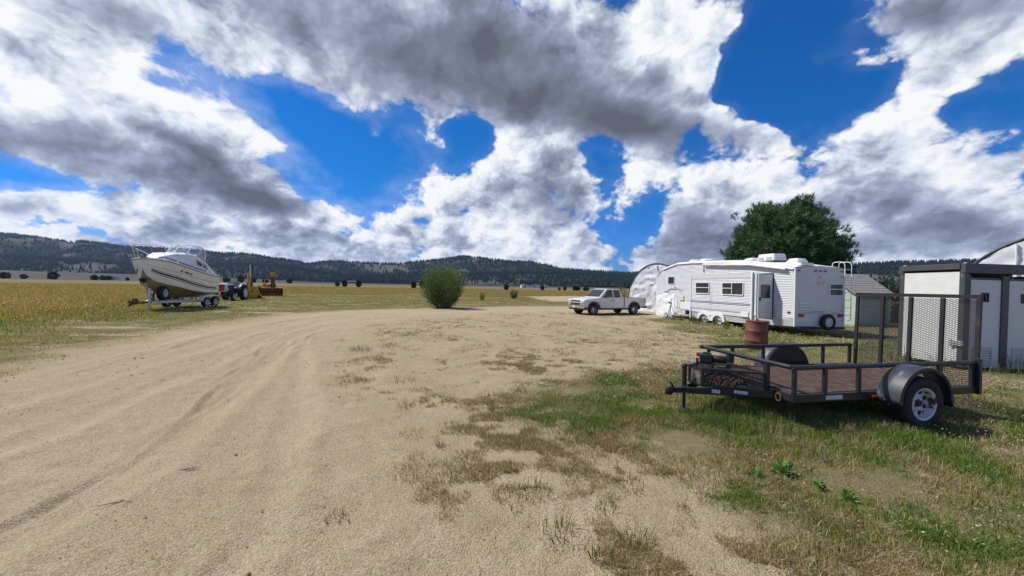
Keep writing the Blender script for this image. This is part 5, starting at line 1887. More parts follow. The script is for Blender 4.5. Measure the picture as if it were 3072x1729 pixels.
def boat():
    g = th(*BOAT_AT)
    t = thing('motor_boat', 'cream cabin cruiser motorboat with dark hull stripes resting on its trailer', 'boat', (*BOAT_AT, g), BOAT_ROT)
    tab = np.array(STN)
    xs = np.concatenate([np.linspace(-0.95, 3.4, 26), np.linspace(3.5, 3.9, 9)])
    st = np.stack([xs] + [np.interp(xs, tab[:, 0], tab[:, i]) for i in range(1, 6)], 1)

    def side(row, k, sg):
        """k 0..1 chine to sheer with a little flare"""
        x, bs, zs, bc, zc, zk = row
        return (x, sg * (bc + (bs - bc) * k ** 0.85), zc + (zs - zc) * k)
    for sg in (1, -1):
        m = MB()
        m.grid([[side(r, k / 8, sg) for r in st] for k in range(9)])
        m.build('hull_side', MATS['gelcoat'], t, smooth=True)
        b = MB()
        b.grid([[(r[0], 0.0, r[5]) for r in st], [(r[0], sg * r[3] * 0.5, r[5] + (r[4] - r[5]) * 0.44) for r in st], [(r[0], sg * (r[3] + 0.012), r[4] - 0.03) for r in st], [(r[0], sg * (r[3] + 0.006), r[4]) for r in st]])
        b.build('hull_bottom', MATS['hull_bottom'], t, smooth=True)
        # stripes along the hull
        for (k0, k1, mt, x0, x1) in ((0.12, 0.145, 'stripe_black', -0.9, 3.75), (0.185, 0.26, 'stripe_black', -0.9, 3.75), (0.295, 0.315, 'stripe_black', -0.9, 3.75), (0.62, 0.64, 'hull_line', -0.93, 3.85)):
            s = MB()
            rows = [r for r in st if x0 <= r[0] <= x1]
            off = lambda p: (p[0], p[1] + sg * 0.006, p[2])
            rise = lambda r: (0.13 * max(0.0, r[0]) / 3.6 + 0.05) if mt == 'stripe_black' else 0.0
            s.grid([[off(side(r, k0 + rise(r), sg)) for r in rows], [off(side(r, k1 + rise(r), sg)) for r in rows]])
            s.build('hull_stripe', MATS[mt], t)
        rb = MB()
        rb.tube([(r[0], sg * (r[1] + 0.006), r[2] - 0.005) for r in st], 0.020, 6)
        rb.build('rub_rail', MATS['stripe_black'], t, smooth=True)
        cap = MB()
        cap.tube([(r[0], sg * (r[1] - 0.02), r[2] + 0.03) for r in st], 0.04, 8)
        cap.build('gunwale', MATS['gelcoat_white'], t, smooth=True)
    tr = st[0]
    MB().add([(tr[0], -tr[1], tr[2]), (tr[0], tr[1], tr[2]), (tr[0], tr[3], tr[4]), (tr[0], 0, tr[5]), (tr[0], -tr[3], tr[4])], [(0, 1, 2, 3, 4)]).build('transom', MATS['gelcoat'], t)
    # deck
    d = MB()
    d.grid([[(r[0], y * r[1] * 0.99, r[2] + 0.03 + 0.05 * (1 - y * y)) for r in st] for y in (-1, -0.5, 0, 0.5, 1)])
    d.build('deck', MATS['gelcoat_white'], t, smooth=True)
    # cabin trunk
    tk = [(3.25, 0.35, 2.90, 0.20, 2.98), (3.0, 0.58, 2.84, 0.45, 3.12), (2.4, 0.82, 2.66, 0.68, 3.32), (1.6, 0.96, 2.45, 0.80, 3.40), (0.9, 1.00, 2.30, 0.88, 3.34), (0.3, 1.02, 2.20, 0.94, 3.05), (-0.25, 1.02, 2.12, 0.97, 2.65), (-0.8, 1.0, 2.06, 0.98, 2.22)]
    m = MB()
    m.grid([[(x, s * b, zb) for x, b, zb, bt, zt in tk] if k == 0 else ([(x, s * bt, zt - 0.06) for x, b, zb, bt, zt in tk] if k == 1 else [(x, s * bt * 0.85, zt) for x, b, zb, bt, zt in tk])
            for s, k in ((-1, 0), (-1, 1), (-1, 2), (1, 2), (1, 1), (1, 0))])
    m.add([(3.25, -0.35, 2.90), (3.25, 0.35, 2.90), (3.25, 0.2, 2.95), (3.25, -0.2, 2.95)], [(0, 1, 2, 3)])
    m.build('cabin', MATS['gelcoat_white'], t, smooth=True)
    for s in (1, -1):
        MB().tube([(x + 0.02, s * (b + 0.004), zb + 0.16) for x, b, zb, bt, zt in tk[:6]], 0.022, 6).build('cabin_stripe', MATS['stripe_black'], t)
        for (x0, x1) in ((0.62, 1.02), (0.12, 0.50)):
            w = MB()
            def cp(x, k):
                T = np.array(tk)[::-1]
                b, zb, bt, zt = (np.interp(x, T[:, 0], T[:, i]) for i in range(1, 5))
                return (x, s * (b + (bt - b) * k + 0.012), zb + (zt - 0.06 - zb) * k)
            w.add([cp(x0, 0.42), cp(x1, 0.42), cp(x1, 0.74), cp(x0, 0.74)], [(0, 1, 2, 3)])
            w.build('cabin_window', MATS['glass_dark'], t, solid=0.012)
    # windshield: three raked panes each side of centre with bright frames
    base = [(0.25, 0.96, 3.05), (0.85, 0.93, 3.34), (1.35, 0.62, 3.42), (1.52, 0.0, 3.45), (1.35, -0.62, 3.42), (0.85, -0.93, 3.34), (0.25, -0.96, 3.05)]
    topl = [(0.18, 0.88, 3.72), (0.45, 0.86, 3.88), (0.86, 0.56, 3.95), (0.98, 0.0, 3.98), (0.86, -0.56, 3.95), (0.45, -0.86, 3.88), (0.18, -0.88, 3.72)]
    for i in range(6):
        w = MB().add([base[i], base[i + 1], topl[i + 1], topl[i]], [(0, 1, 2, 3)]).build('windshield_pane', MATS['boat_glass'], t)
    fr = MB()
    fr.tube(topl, 0.020, 6)
    fr.tube(base, 0.020, 6)
    for a, b in zip(base, topl):
        fr.tube([a, b], 0.018, 6)
    fr.build('windshield_frame', MATS['white_trim'], t, smooth=True)
    MB().tube([(1.0, -0.06, 4.0), (1.35, -0.35, 3.52)], 0.014, 5).build('wiper', MATS['steel_dark'], t)
    # bow pulpit and rails
    rail = [(0.1, 1.10, 2.42), (0.7, 1.12, 2.72), (1.3, 1.13, 3.02), (2.0, 1.12, 3.28), (2.8, 1.05, 3.48), (3.5, 0.82, 3.60), (3.95, 0.42, 3.66), (4.02, 0.0, 3.67)]
    full = rail + [(x, -y, z) for x, y, z in rail[-2::-1]]
    MB().tube(full, 0.016, 8).build('bow_rail', MATS['chrome'], t, smooth=True)
    for s in (1, -1):
        for (xa, ya, xb, yb, zb) in ((1.25, 1.13, 1.15, 1.10, 2.30), (2.05, 1.12, 1.95, 1.10, 2.48), (2.85, 1.04, 2.75, 0.98, 2.66), (3.5, 0.82, 3.35, 0.70, 2.82), (3.96, 0.38, 3.62, 0.34, 2.88)):
            zt = float(np.interp(xa, [p[0] for p in rail], [p[2] for p in rail]))
            MB().tube([(xa, s * ya, zt), (xb, s * yb, zb)], 0.013, 6).build('stanchion', MATS['chrome'], t, smooth=True)
        MB().tube([(-0.45, s * 1.08, 2.12), (-0.45, s * 1.08, 2.32), (-0.75, s * 1.07, 2.28), (-0.75, s * 1.07, 2.08)], 0.016, 6).build('grab_rail', MATS['chrome'], t, smooth=True)
        MB().box((3.3, s * 0.45, 2.93), (0.16, 0.03, 0.05)).build('cleat', MATS['chrome'], t)
    MB().prism([(3.45, -0.16), (3.45, 0.16), (3.95, 0.13), (4.02, 0.0), (3.95, -0.13)], 2.96, 3.0, 'Z').build('anchor_platform', MATS['wood_grey'], t)
    # registration marks high on the bow: dark block characters, too worn to read
    row = lambda x: [float(np.interp(x, tab[:, 0], tab[:, i])) if i else x for i in range(6)]
    for (xa, wd) in ((2.62, 0.05), (2.54, 0.07), (2.32, 0.07), (2.23, 0.07), (2.14, 0.05), (2.07, 0.07), (1.92, 0.07), (1.83, 0.06)):
        m = MB()
        pts = [side(row(x), k, 1) for x, k in ((xa, 0.70), (xa - wd, 0.70), (xa - wd, 0.79), (xa, 0.79))]
        m.add([(p[0], p[1] + 0.008, p[2]) for p in pts], [(0, 1, 2, 3)])
        m.build('registration_mark', MATS['stripe_black'], t)
    MB().lathe([(0.02, 0), (0.035, 0.01)], (0.15, 1.16, 1.68), 'Y', 10).build('through_hull', MATS['steel_dark'], t)


boat()


def boat_trailer():
    g = th(*BOAT_AT)
    t = thing('boat_trailer', 'galvanised tandem axle boat trailer with rusty tongue under the motorboat', 'boat trailer', (*BOAT_AT, g), BOAT_ROT)
    G = MATS['galvanised']
    for s in (1, -1):
        MB().bar((-1.3, s * 0.92, 0.44), (2.2, s * 0.92, 0.46), 0.07, 0.13).build('side_beam', G, t)
        MB().bar((2.2, s * 0.92, 0.463), (3.45, s * 0.12, 0.463), 0.07, 0.125).build('front_beam', G, t)
        MB().bar((-1.1, s * 0.55, 0.72), (1.9, s * 0.50, 0.66), 0.12, 0.07).build('bunk', MATS['wood_grey'], t)
        for x in (-0.9, 0.4, 1.6):
            MB().bar((x, s * 0.53, 0.50), (x, s * 0.53, 0.68), 0.05).build('bunk_bracket', MATS['steel_dark'], t)
        for x in (0.45, -0.40):
            wheel(t, (x, s * 1.12, 0.335), 0.335, 0.21, 0.19, s, rim_m='rim_white', holes=5, hub_m='steel_grey', dish=0.35)
        m = MB()
        arc = [(0.90, 0.42), (0.86, 0.62), (0.72, 0.75), (0.5, 0.79), (0.02, 0.77), (-0.45, 0.79), (-0.67, 0.75), (-0.81, 0.62), (-0.85, 0.42)]
        m.grid([[(x, s * 0.99, z) for x, z in arc], [(x, s * 1.24, z) for x, z in arc], [(x, s * 1.245, z - 0.06) for x, z in arc]])
        m.build('fender', MATS['white_trim'], t, solid=0.012)
    for x in (-1.25, -0.4, 0.45, 1.6):
        MB().bar((x, -0.90, 0.40), (x, 0.90, 0.40), 0.07, 0.07).build('cross_beam', G, t)
    MB().bar((3.35, 0, 0.45), (4.45, 0, 0.45), 0.10, 0.10).build('tongue', MATS['rust'], t)
    c = MB().box((4.45, 0, 0.50), (0.42, 0.20, 0.24)).box((4.40, 0.02, 0.66), (0.20, 0.14, 0.10)).lathe([(0.05, 0.30), (0.08, 0.36), (0.08, 0.45)], (4.68, 0, 0), 'Z', 12)
    c.build('coupler', MATS['rust'], t, bevel=0.015)
    # winch post, jack, spare wheel
    p = MB().bar((3.30, 0, 0.45), (3.72, 0, 1.75), 0.10, 0.10)
    po = p.build('winch_post', G, t)
    MB().bar((3.0, 0, 0.5), (3.50, 0, 1.15), 0.06, 0.06).build('post_brace', G, t)
    MB().lathe([(0.09, -0.12), (0.09, 0.12)], (3.86, 0, 1.72), 'Y', 14).box((3.84, 0, 1.62), (0.16, 0.20, 0.12)).build('winch', MATS['steel_dark'], t)
    MB().box((3.70, 0, 2.02), (0.16, 0.14, 0.12)).bar((3.72, 0, 1.7), (3.70, 0, 2.0), 0.06).build('bow_stop', MATS['black_plastic'], t)
    MB().tube([(3.62, 0.16, 0.40), (3.62, 0.16, 1.25)], 0.055, 10).build('jack', MATS['white_trim'], t, smooth=True)
    MB().tube([(3.62, 0.16, 0.02), (3.62, 0.16, 0.55)], 0.035, 8).lathe([(0.09, 0.0), (0.09, 0.02)], (3.62, 0.16, 0.0), 'Z', 10).build('jack_foot', G, t)
    wheel(t, (3.02, 0.42, 0.98), 0.42, 0.27, 0.22, 1, rim_m='rim_white', holes=5, steer=R(8), dish=0.35)
    MB().bar((3.10, 0.0, 0.95), (3.02, 0.34, 0.98), 0.06).bar((3.12, 0.0, 0.5), (3.10, 0.0, 1.0), 0.06).build('spare_bracket', MATS['steel_dark'], t)
    for s in (1, -1):
        MB().box((-1.36, s * 0.80, 0.46), (0.05, 0.18, 0.08)).build('tail_light', MATS['red_lens'], t)


boat_trailer()


# ------------------------------------------------------------------ old farm machines beyond the boat
mat('tractor_blue', (0.025, 0.085, 0.24), 0.4, var=0.2, col2=(0.10, 0.07, 0.05), lo=0.6, hi=0.75)
mat('tractor_white', (0.62, 0.63, 0.62), 0.4, col2=(0.35, 0.28, 0.2), lo=0.6, hi=0.8)
mat('grille_red', (0.42, 0.035, 0.035), 0.5, var=0.15)
mat('machine_yellow', (0.60, 0.30, 0.025), 0.5, var=0.2, col2=(0.20, 0.075, 0.025), lo=0.52, hi=0.66, scale2=3.0, rough2=0.85)
mat('engine', (0.035, 0.04, 0.045), 0.6, var=0.3, col2=(0.10, 0.07, 0.05), lo=0.55, hi=0.7)


def tractor():
    t = thing('farm_tractor', 'old blue farm tractor with white hood and red grille behind the boat', 'tractor', (-25.9, 34.6, th(-25.9, 34)), R(-75))
    # local x forward, origin under the rear axle, near side +y
    MB().box((2.30, 0, 1.14), (0.36, 0.62, 0.66)).build('nose', MATS['tractor_white'], t, bevel=0.03)
    g = MB().box((2.485, 0, 1.14), (0.03, 0.42, 0.56)).build('grille', MATS['grille_red'], t)
    for k in range(6):
        MB().box((2.505, -0.175 + 0.07 * k, 1.14), (0.012, 0.02, 0.54)).build('grille_bar', MATS['grille_red'], g)
    MB().lathe([(0.09, 0), (0.10, 0.05), (0.06, 0.09)], (2.34, 0.36, 1.0), 'Y', 14).build('headlight', MATS['headlamp'], t)
    MB().lathe([(0.09, 0), (0.10, -0.05), (0.06, -0.09)], (2.34, -0.36, 1.0), 'Y', 14).build('headlight', MATS['headlamp'], t)
    MB().box((1.40, 0, 1.42), (1.44, 0.56, 0.16)).build('hood', MATS['tractor_white'], t, bevel=0.04)
    MB().box((1.35, 0, 1.08), (1.40, 0.36, 0.50)).box((0.5, 0, 0.80), (1.3, 0.34, 0.46)).build('engine', MATS['engine'], t, bevel=0.02)
    MB().box((0.78, 0, 1.42), (0.42, 0.60, 0.42)).build('dash', MATS['tractor_blue'], t, bevel=0.05)
    MB().tube([(1.5, 0.22, 1.45), (1.5, 0.22, 2.0)], 0.03, 8).build('exhaust', MATS['steel_dark'], t)
    sw = MB()
    sw.tube([(0.50 - 0.06 * math.sin(a), 0.20 * math.cos(a), 1.86 + 0.19 * math.sin(a)) for a in np.linspace(0, 2 * math.pi, 17)], 0.014, 6, cap=False)
    sw.tube([(0.75, 0, 1.6), (0.50, 0, 1.86)], 0.02, 6)
    sw.build('steering_wheel', MATS['black_plastic'], t)
    MB().box((-0.12, 0, 1.32), (0.42, 0.46, 0.10)).box((-0.36, 0, 1.52), (0.10, 0.46, 0.42)).build('seat', MATS['wood_grey'], t, bevel=0.04)
    MB().box((0.0, 0, 0.95), (0.5, 1.1, 0.3)).build('rear_axle', MATS['engine'], t)
    MB().bar((1.95, -0.6, 0.40), (1.95, 0.6, 0.40), 0.10).bar((1.95, 0, 0.4), (1.95, 0, 0.9), 0.16).build('front_axle', MATS['engine'], t)
    for s in (1, -1):
        wheel(t, (0.0, s * 0.72, 0.66), 0.66, 0.34, 0.40, s, rim_m='rim_white', holes=0, hub_m='rim_white', treads=16, dish=0.2)
        wheel(t, (1.95, s * 0.66, 0.36), 0.36, 0.18, 0.20, s, rim_m='rim_white', holes=0, hub_m='steel_grey', dish=0.3)
        f = MB()
        arc = [(0.78 * math.cos(a), 0.70 + 0.76 * math.sin(a)) for a in np.linspace(R(20), R(160), 12)]
        f.grid([[(x, s * 0.46, z) for x, z in arc], [(x, s * 0.80, z) for x, z in arc]])
        f.build('fender', MATS['tractor_blue'], t, smooth=True, solid=0.012)


tractor()


def backhoe():
    t = thing('backhoe', 'yellow tractor backhoe with raised boom and rusty bucket on the ground', 'backhoe', (-26.9, 38.0, th(-27, 38)), R(-50))
    # local x towards the bucket (camera side)
    Yl = MATS['machine_yellow']
    def bucket(cx, cz, w, s):
        m = MB()
        prof = [(cx + 0.30 * s, cz + 0.32 * s), (cx + 0.36 * s, cz + 0.05 * s), (cx + 0.30 * s, cz - 0.22 * s), (cx + 0.10 * s, cz - 0.34 * s), (cx - 0.22 * s, cz - 0.32 * s)]
        m.grid([[(x, -w / 2, z) for x, z in prof], [(x, w / 2, z) for x, z in prof]])
        o = m.build('bucket', Yl, t, solid=0.03)
        for y in (-w / 2, w / 2):
            MB().prism(prof + [(cx - 0.1 * s, cz + 0.30 * s)], y - 0.012, y + 0.012).build('bucket_cheek', Yl, o)
        for k in range(5):
            MB().box((cx - 0.26 * s, -w / 2 + 0.06 + (w - 0.12) * k / 4, cz - 0.33 * s), (0.16, 0.06, 0.04)).build('bucket_tooth', MATS['rust'], o)
        return o
    bucket(1.0, 0.36, 1.15, 1.0)
    MB().box((0.55, 0.28, 1.0), (0.5, 0.62, 0.44)).build('control_box', Yl, t, bevel=0.03)
    MB().bar((0.6, -0.10, 0.5), (0.45, -0.10, 1.75), 0.22, 0.26).build('mast', Yl, t, bevel=0.02)
    MB().bar((0.45, -0.10, 1.6), (0.35, -0.10, 2.75), 0.30, 0.30).build('boom', Yl, t, bevel=0.02)
    MB().tube([(0.52, -0.04, 2.2), (0.40, -0.04, 3.45)], 0.045, 8).build('cylinder_rod', MATS['white_trim'], t, smooth=True)
    for y in (-0.24, 0.14):
        MB().bar((0.44, y, 2.6), (0.34, y, 3.48), 0.05, 0.12).build('boom_arm', MATS['steel_dark'], t)
    MB().bar((0.7, -0.1, 1.7), (1.1, -0.1, 0.7), 0.14, 0.18).build('dipper', Yl, t, bevel=0.02)
    for s in (-1, 1):
        MB().bar((0.5, s * 0.45, 1.2), (0.9, s * 0.95, 0.06), 0.10, 0.12).build('stabiliser', Yl, t)
        wheel(t, (-0.75, s * 0.85, 0.62), 0.62, 0.38, 0.34, s, rim_m='machine_yellow', holes=0, hub_m='steel_grey', treads=14, dish=0.2)
    MB().box((-1.4, 0, 1.05), (1.9, 0.7, 0.55)).build('engine_hood', Yl, t, bevel=0.05)
    MB().box((-0.7, 0, 0.75), (2.4, 0.5, 0.3)).build('chassis', MATS['engine'], t)
    MB().box((-0.25, 0, 1.15), (0.4, 0.5, 0.10)).box((-0.45, 0, 1.4), (0.1, 0.5, 0.5)).build('seat', MATS['black_plastic'], t, bevel=0.04)
    MB().tube([(-1.7, 0.18, 1.3), (-1.7, 0.18, 2.25)], 0.05, 8).build('exhaust', MATS['galvanised'], t, smooth=True)
    for k in range(3):
        MB().tube([(0.15, -0.15 + 0.15 * k, 1.2), (0.2, -0.15 + 0.15 * k, 1.65)], 0.015, 6).lathe([(0.03, 1.64), (0.035, 1.68), (0.01, 1.71)], (0.2, -0.15 + 0.15 * k, 0), 'Z', 8).build('lever', MATS['steel_dark'], t)
    for s in (-1, 1):
        wheel(t, (-2.1, s * 0.7, 0.36), 0.36, 0.2, 0.2, s, rim_m='machine_yellow', holes=0, hub_m='steel_grey', dish=0.2)


backhoe()


def snow_blower():
    t = thing('snow_blower', 'yellow snow blower attachment with tall discharge chute beside the backhoe', 'snow blower', (-29.6, 45.6, th(-29, 45)), R(-57))
    Yl = MATS['machine_yellow']
    # local x towards the camera, y across
    m = MB()
    prof = [(0.5, 0.98), (0.0, 1.0), (-0.32, 0.75), (-0.36, 0.35), (-0.2, 0.06), (0.35, 0.04)]
    m.grid([[(x, -1.15, z) for x, z in prof], [(x, 1.15, z) for x, z in prof]])
    m.build('housing', Yl, t, solid=0.03)
    for y in (-1.15, 1.15):
        MB().prism(prof, y - 0.02, y + 0.02).build('side_plate', Yl, t)
    MB().tube([(0.15, -1.12, 0.5), (0.15, 1.12, 0.5)], 0.06, 8).build('auger_shaft', MATS['steel_dark'], t)
    for s in (-1, 1):
        a = MB()
        pts = [(0.15 + 0.30 * math.cos(q * 1.9), s * (0.12 + q * 0.115), 0.5 + 0.30 * math.sin(q * 1.9)) for q in np.linspace(0, 8.6, 60)]
        a.tube(pts, 0.035, 5)
        a.build('auger_flight', MATS['rust'], t, smooth=True)
        MB().bar((0.52, s * 0.25, 0.95), (0.40, s * 1.05, 0.10), 0.08, 0.06).build('brace', MATS['rust'], t)
    ch = MB()
    pr = rrect(0.42, 0.42, 0.08, 3)
    ch.prism([(x - 0.1, y + 0.1) for x, y in pr], 1.0, 2.35, 'Z')
    ch.build('chute', MATS['rust'], t)
    MB().prism([(-0.34, 2.35), (0.12, 2.35), (0.42, 2.62), (0.36, 2.86), (-0.30, 2.86)], -0.12, 0.34).build('chute_hood', Yl, t, bevel=0.02)
    MB().bar((-0.3, -0.75, 0.9), (-0.3, -0.75, 2.05), 0.10).bar((-0.3, -0.75, 2.0), (-0.3, -0.1, 2.0), 0.08).build('hitch_frame', Yl, t)
    MB().box((-0.35, -0.55, 1.25), (0.5, 0.8, 0.45)).build('gear_case', Yl, t, bevel=0.03)
    MB().box((-0.30, 0.1, 1.30), (0.4, 0.7, 0.3)).build('drive_case', MATS['engine'], t, bevel=0.03)
    MB().tube([(0.2, 0.35, 2.2), (0.3, 0.55, 2.6)], 0.04, 8).build('cylinder', MATS['galvanised'], t)


snow_blower()


# ------------------------------------------------------------------ trees, shrubs and weeds
mat('bark', (0.085, 0.062, 0.045), 0.9, var=0.35, scale=6, bump=0.5, bscale=20)
mat('bark_grey', (0.16, 0.14, 0.11), 0.9, var=0.3, scale=6)


def leaf_quads(name, P, D, L, Wd, col, mt, parent, seed=1, kind=None):
    """one bent two-triangle leaf per point: P base, D unit direction, L length, Wd width"""
    rs = np.random.RandomState(seed)
    n = len(P)
    q = np.cross(D, rs.normal(size=(n, 3)))
    q /= np.linalg.norm(q, axis=1)[:, None] + 1e-9
    h = (Wd / 2)[:, None]
    mid = P + D * (L * 0.5)[:, None]
    V = np.stack([P, mid + q * h, P + D * L[:, None], mid - q * h], 1).reshape(-1, 3)
    F = (np.arange(n) * 4)[:, None] + np.array([[0, 1, 2, 3]])
    return mesh_tris(name, V, F, MATS[mt], kind, np.repeat(col, 4, 0), parent)


def needle_tris(name, P, D, L, Wd, col, mt, parent, seed, kind):
    rs = np.random.RandomState(seed)
    n = len(P)
    q = np.cross(D, rs.normal(size=(n, 3)))
    q /= np.linalg.norm(q, axis=1)[:, None] + 1e-9
    h = (Wd / 2)[:, None]
    V = np.stack([P + q * h, P - q * h, P + D * L[:, None]], 1).reshape(-1, 3)
    F = (np.arange(n) * 3)[:, None] + np.array([[0, 1, 2]])
    return mesh_tris(name, V, F, MATS[mt], kind, np.repeat(col, 3, 0), parent)


def rand_dirs(rs, n):
    d = rs.normal(size=(n, 3))
    return d / np.linalg.norm(d, axis=1)[:, None]


def pine():
    x0, y0 = 20.6, 28.2
    t = thing('pine_tree', 'large rounded dark green pine tree standing behind the camper', 'tree', (x0, y0, th(x0, y0)))
    rs = np.random.RandomState(12)
    MB().tube([(0, 0, -0.2), (0.05, 0, 2.0), (-0.05, 0.05, 4.5), (0.05, 0, 7.4)], [0.34, 0.27, 0.18, 0.06], 10).build('trunk', MATS['bark'], t, smooth=True)
    tufts, dirs = [], []
    n_l = 185
    for i in range(n_l):
        u = (i + 0.5) / n_l
        ph = i * 2.39996
        el = math.asin(-0.42 + 1.40 * u) if -0.42 + 1.40 * u < 1 else math.pi / 2
        sc_ = rs.uniform(0.82, 1.04)
        d = np.array([math.cos(el) * math.cos(ph), math.cos(el) * math.sin(ph), math.sin(el)])
        tip = np.array([0, 0, 3.9]) + d * np.array([3.75, 4.0, 5.0]) * sc_
        tip[2] = max(tip[2], 0.9)
        base = np.array([0, 0, min(6.8, max(0.8, tip[2] - 1.6 - 0.25 * np.hypot(tip[0], tip[1])))])
        if i % 2 == 0:
            MB().tube([base, (base + tip) / 2 + np.array([0, 0, -0.25]), tip], [0.085, 0.05, 0.015], 5).build('limb', MATS['bark'], t)
        ax = (tip - base) / np.linalg.norm(tip - base)
        k = rs.randint(34, 52)
        for j in range(k):
            s = rs.uniform(0.52, 1.0) ** 0.7
            c = base + (tip - base) * s + rs.normal(size=3) * np.array([0.30, 0.30, 0.20]) * (0.55 + 0.5 * s)
            dd = ax * 0.8 + np.array([0, 0, 0.55]) + rs.normal(size=3) * 0.40
            tufts.append(c); dirs.append(dd / np.linalg.norm(dd))
    T = np.array(tufts); Dn = np.array(dirs)
    m = 30
    P = np.repeat(T, m, 0)
    D = np.repeat(Dn, m, 0) * 0.55 + rand_dirs(rs, len(P)) * 0.9
    D /= np.linalg.norm(D, axis=1)[:, None]
    n = len(P)
    P = P + np.repeat(Dn, m, 0) * rs.uniform(-0.16, 0.12, n)[:, None]
    pal = np.array([[.050, .118, .046], [.078, .158, .060], [.032, .080, .036], [.115, .190, .075]])
    tone = np.repeat(rs.uniform(0.7, 1.3, len(T)), m)
    col = pal[rs.randint(0, 4, n)] * tone[:, None]
    needle_tris('crown', P, D, rs.uniform(0.24, 0.40, n), np.full(n, 0.034), col, 'needle', t, 3, 'stuff')


pine()


def shrub(name, label, cat, loc, w, h, n, ll, pal, seed, stems=24, mt='leaf', group=None, up=0.9, waist=0.55, trunk=True):
    t = thing(name, label, cat, loc, 0, group)
    rs = np.random.RandomState(seed)
    P, D = [], []
    for i in range(stems):
        a = rs.uniform(0, 6.28)
        r = w / 2 * math.sqrt(rs.rand()) * rs.uniform(0.75, 1.08)
        hh = h * (1 - 0.36 * (2 * r / w) ** 2.2) * (rs.uniform(0.60, 1.0) if i % 4 else rs.uniform(0.95, 1.18))
        b = np.array([math.cos(a) * r * waist * 0.5, math.sin(a) * r * waist * 0.5, -0.05])
        e = np.array([math.cos(a) * r, math.sin(a) * r, hh])
        mid = (b + e) / 2 + np.array([math.cos(a) * r * 0.22, math.sin(a) * r * 0.22, 0])
        if trunk:
            MB().tube([b, mid, e], [0.012 * h, 0.008 * h, 0.003 * h], 4).build('stem', MATS['bark_grey'], t)
        k = n // stems
        s = rs.uniform(0.14, 1.04, k)[:, None] ** 0.85
        c = (1 - s) ** 2 * b + 2 * s * (1 - s) * mid + s ** 2 * e
        c = c + rs.normal(size=(k, 3)) * np.array([0.055, 0.055, 0.045]) * w
        c[:, 2] = np.maximum(c[:, 2], 0.02)
        ax = (e - b) / np.linalg.norm(e - b)
        d = ax * up + rand_dirs(rs, k)
        P.append(c); D.append(d / np.linalg.norm(d, axis=1)[:, None])
    P = np.concatenate(P); D = np.concatenate(D)
    m = len(P)
    col = np.array(pal)[rs.randint(0, len(pal), m)] * rs.uniform(0.7, 1.25, m)[:, None]
    leaf_quads('foliage', P, D, rs.uniform(0.7, 1.3, m) * ll, rs.uniform(0.8, 1.2, m) * ll * 0.36, col, mt, t, seed, 'stuff')
    return t


WILLOW = [[.095, .180, .022], [.150, .240, .032], [.065, .130, .022], [.20, .27, .05], [.22, .25, .10]]
DARKG = [[.030, .048, .022], [.040, .060, .026], [.022, .036, .018]]
shrub('willow_bush', 'big green leafy bush beside the bend of the dirt road', 'bush', (-5.1, 28.0, th(-5.1, 28)), 3.5, 2.95, 21000, 0.12, WILLOW, 5, 70, up=1.3)
shrub('round_shrub', 'small rounded green shrub standing in the dry field', 'shrub', (0.25, 50, th(0, 50)), 1.15, 1.35, 2600, 0.11, WILLOW, 6, 20)
shrub('sapling', 'tiny green sapling in the dry grass near the big bush', 'sapling', (-3.4, 42, th(-3.4, 42)), 0.7, 0.95, 700, 0.11, WILLOW, 7, 9)
shrub('young_tree', 'yellow green young tree behind the pickup cab', 'tree', (11.9, 41.0, th(12, 41)), 1.5, 2.3, 2600, 0.11, [[.14, .17, .03], [.20, .20, .04], [.10, .14, .03]], 8, 18)
shrub('leafy_bush', 'dark green leafy bush between the shed and the restroom cabin', 'bush', (24.4, 23.9, th(24, 24)), 2.6, 2.85, 6000, 0.13, [[.04, .075, .022], [.06, .10, .03], [.11, .14, .06]], 9, 40)


def far_shrub_mesh(seed):
    """a rounded thicket of small leaf clumps"""
    rs = np.random.RandomState(seed)
    n = 1100
    d = rand_dirs(rs, n)
    lump = 0.75 + 0.35 * np.array([math.sin(3 * a + seed) * math.cos(2.5 * b + seed) for a, b in zip(np.arctan2(d[:, 1], d[:, 0]), d[:, 2] * 2)])
    P = d * (lump * rs.uniform(0.35, 1.0, n) ** 0.35)[:, None] * np.array([0.5, 0.5, 0.48])
    P[:, 2] = np.maximum(P[:, 2] + 0.46, 0.0)
    D = d + rand_dirs(rs, n) * 0.6
    D /= np.linalg.norm(D, axis=1)[:, None]
    col = np.array(DARKG)[rs.randint(0, 3, n)] * rs.uniform(0.7, 1.3, n)[:, None]
    return P, D, rs.uniform(0.10, 0.18, n), np.full(n, 0.10), col


protos = []
for sd_ in (31, 32, 33):
    P_, D_, L_, W_, C_ = far_shrub_mesh(sd_)
    protos.append((P_, D_, L_, W_, C_, sd_))
FAR = [  # x, y, width, height, label
    [(-590, 430, 13, 8), (-570, 432, 9, 6), (-486, 430, 9, 6.5), (-470, 425, 8, 6), (-480, 440, 9, 6)],
    [(-430, 435, 8, 5), (-490, 395, 12, 9), (-448, 398, 7, 5), (-418, 402, 5, 4)],
    [(-388, 420, 12, 9), (-372, 421, 10, 6), (-355, 418, 9, 6), (-340, 420, 11, 8), (-325, 421, 10, 6), (-308, 420, 10, 8), (-296, 423, 8, 6), (-280, 420, 9, 5), (-255, 424, 9, 6)]]
LBL = ['dark tree at the far end of the tree row beyond the gold field', 'dark rounded tree standing apart beyond the gold field', 'dark tree in the row lining the field behind the boat']
fs_meshes = {}


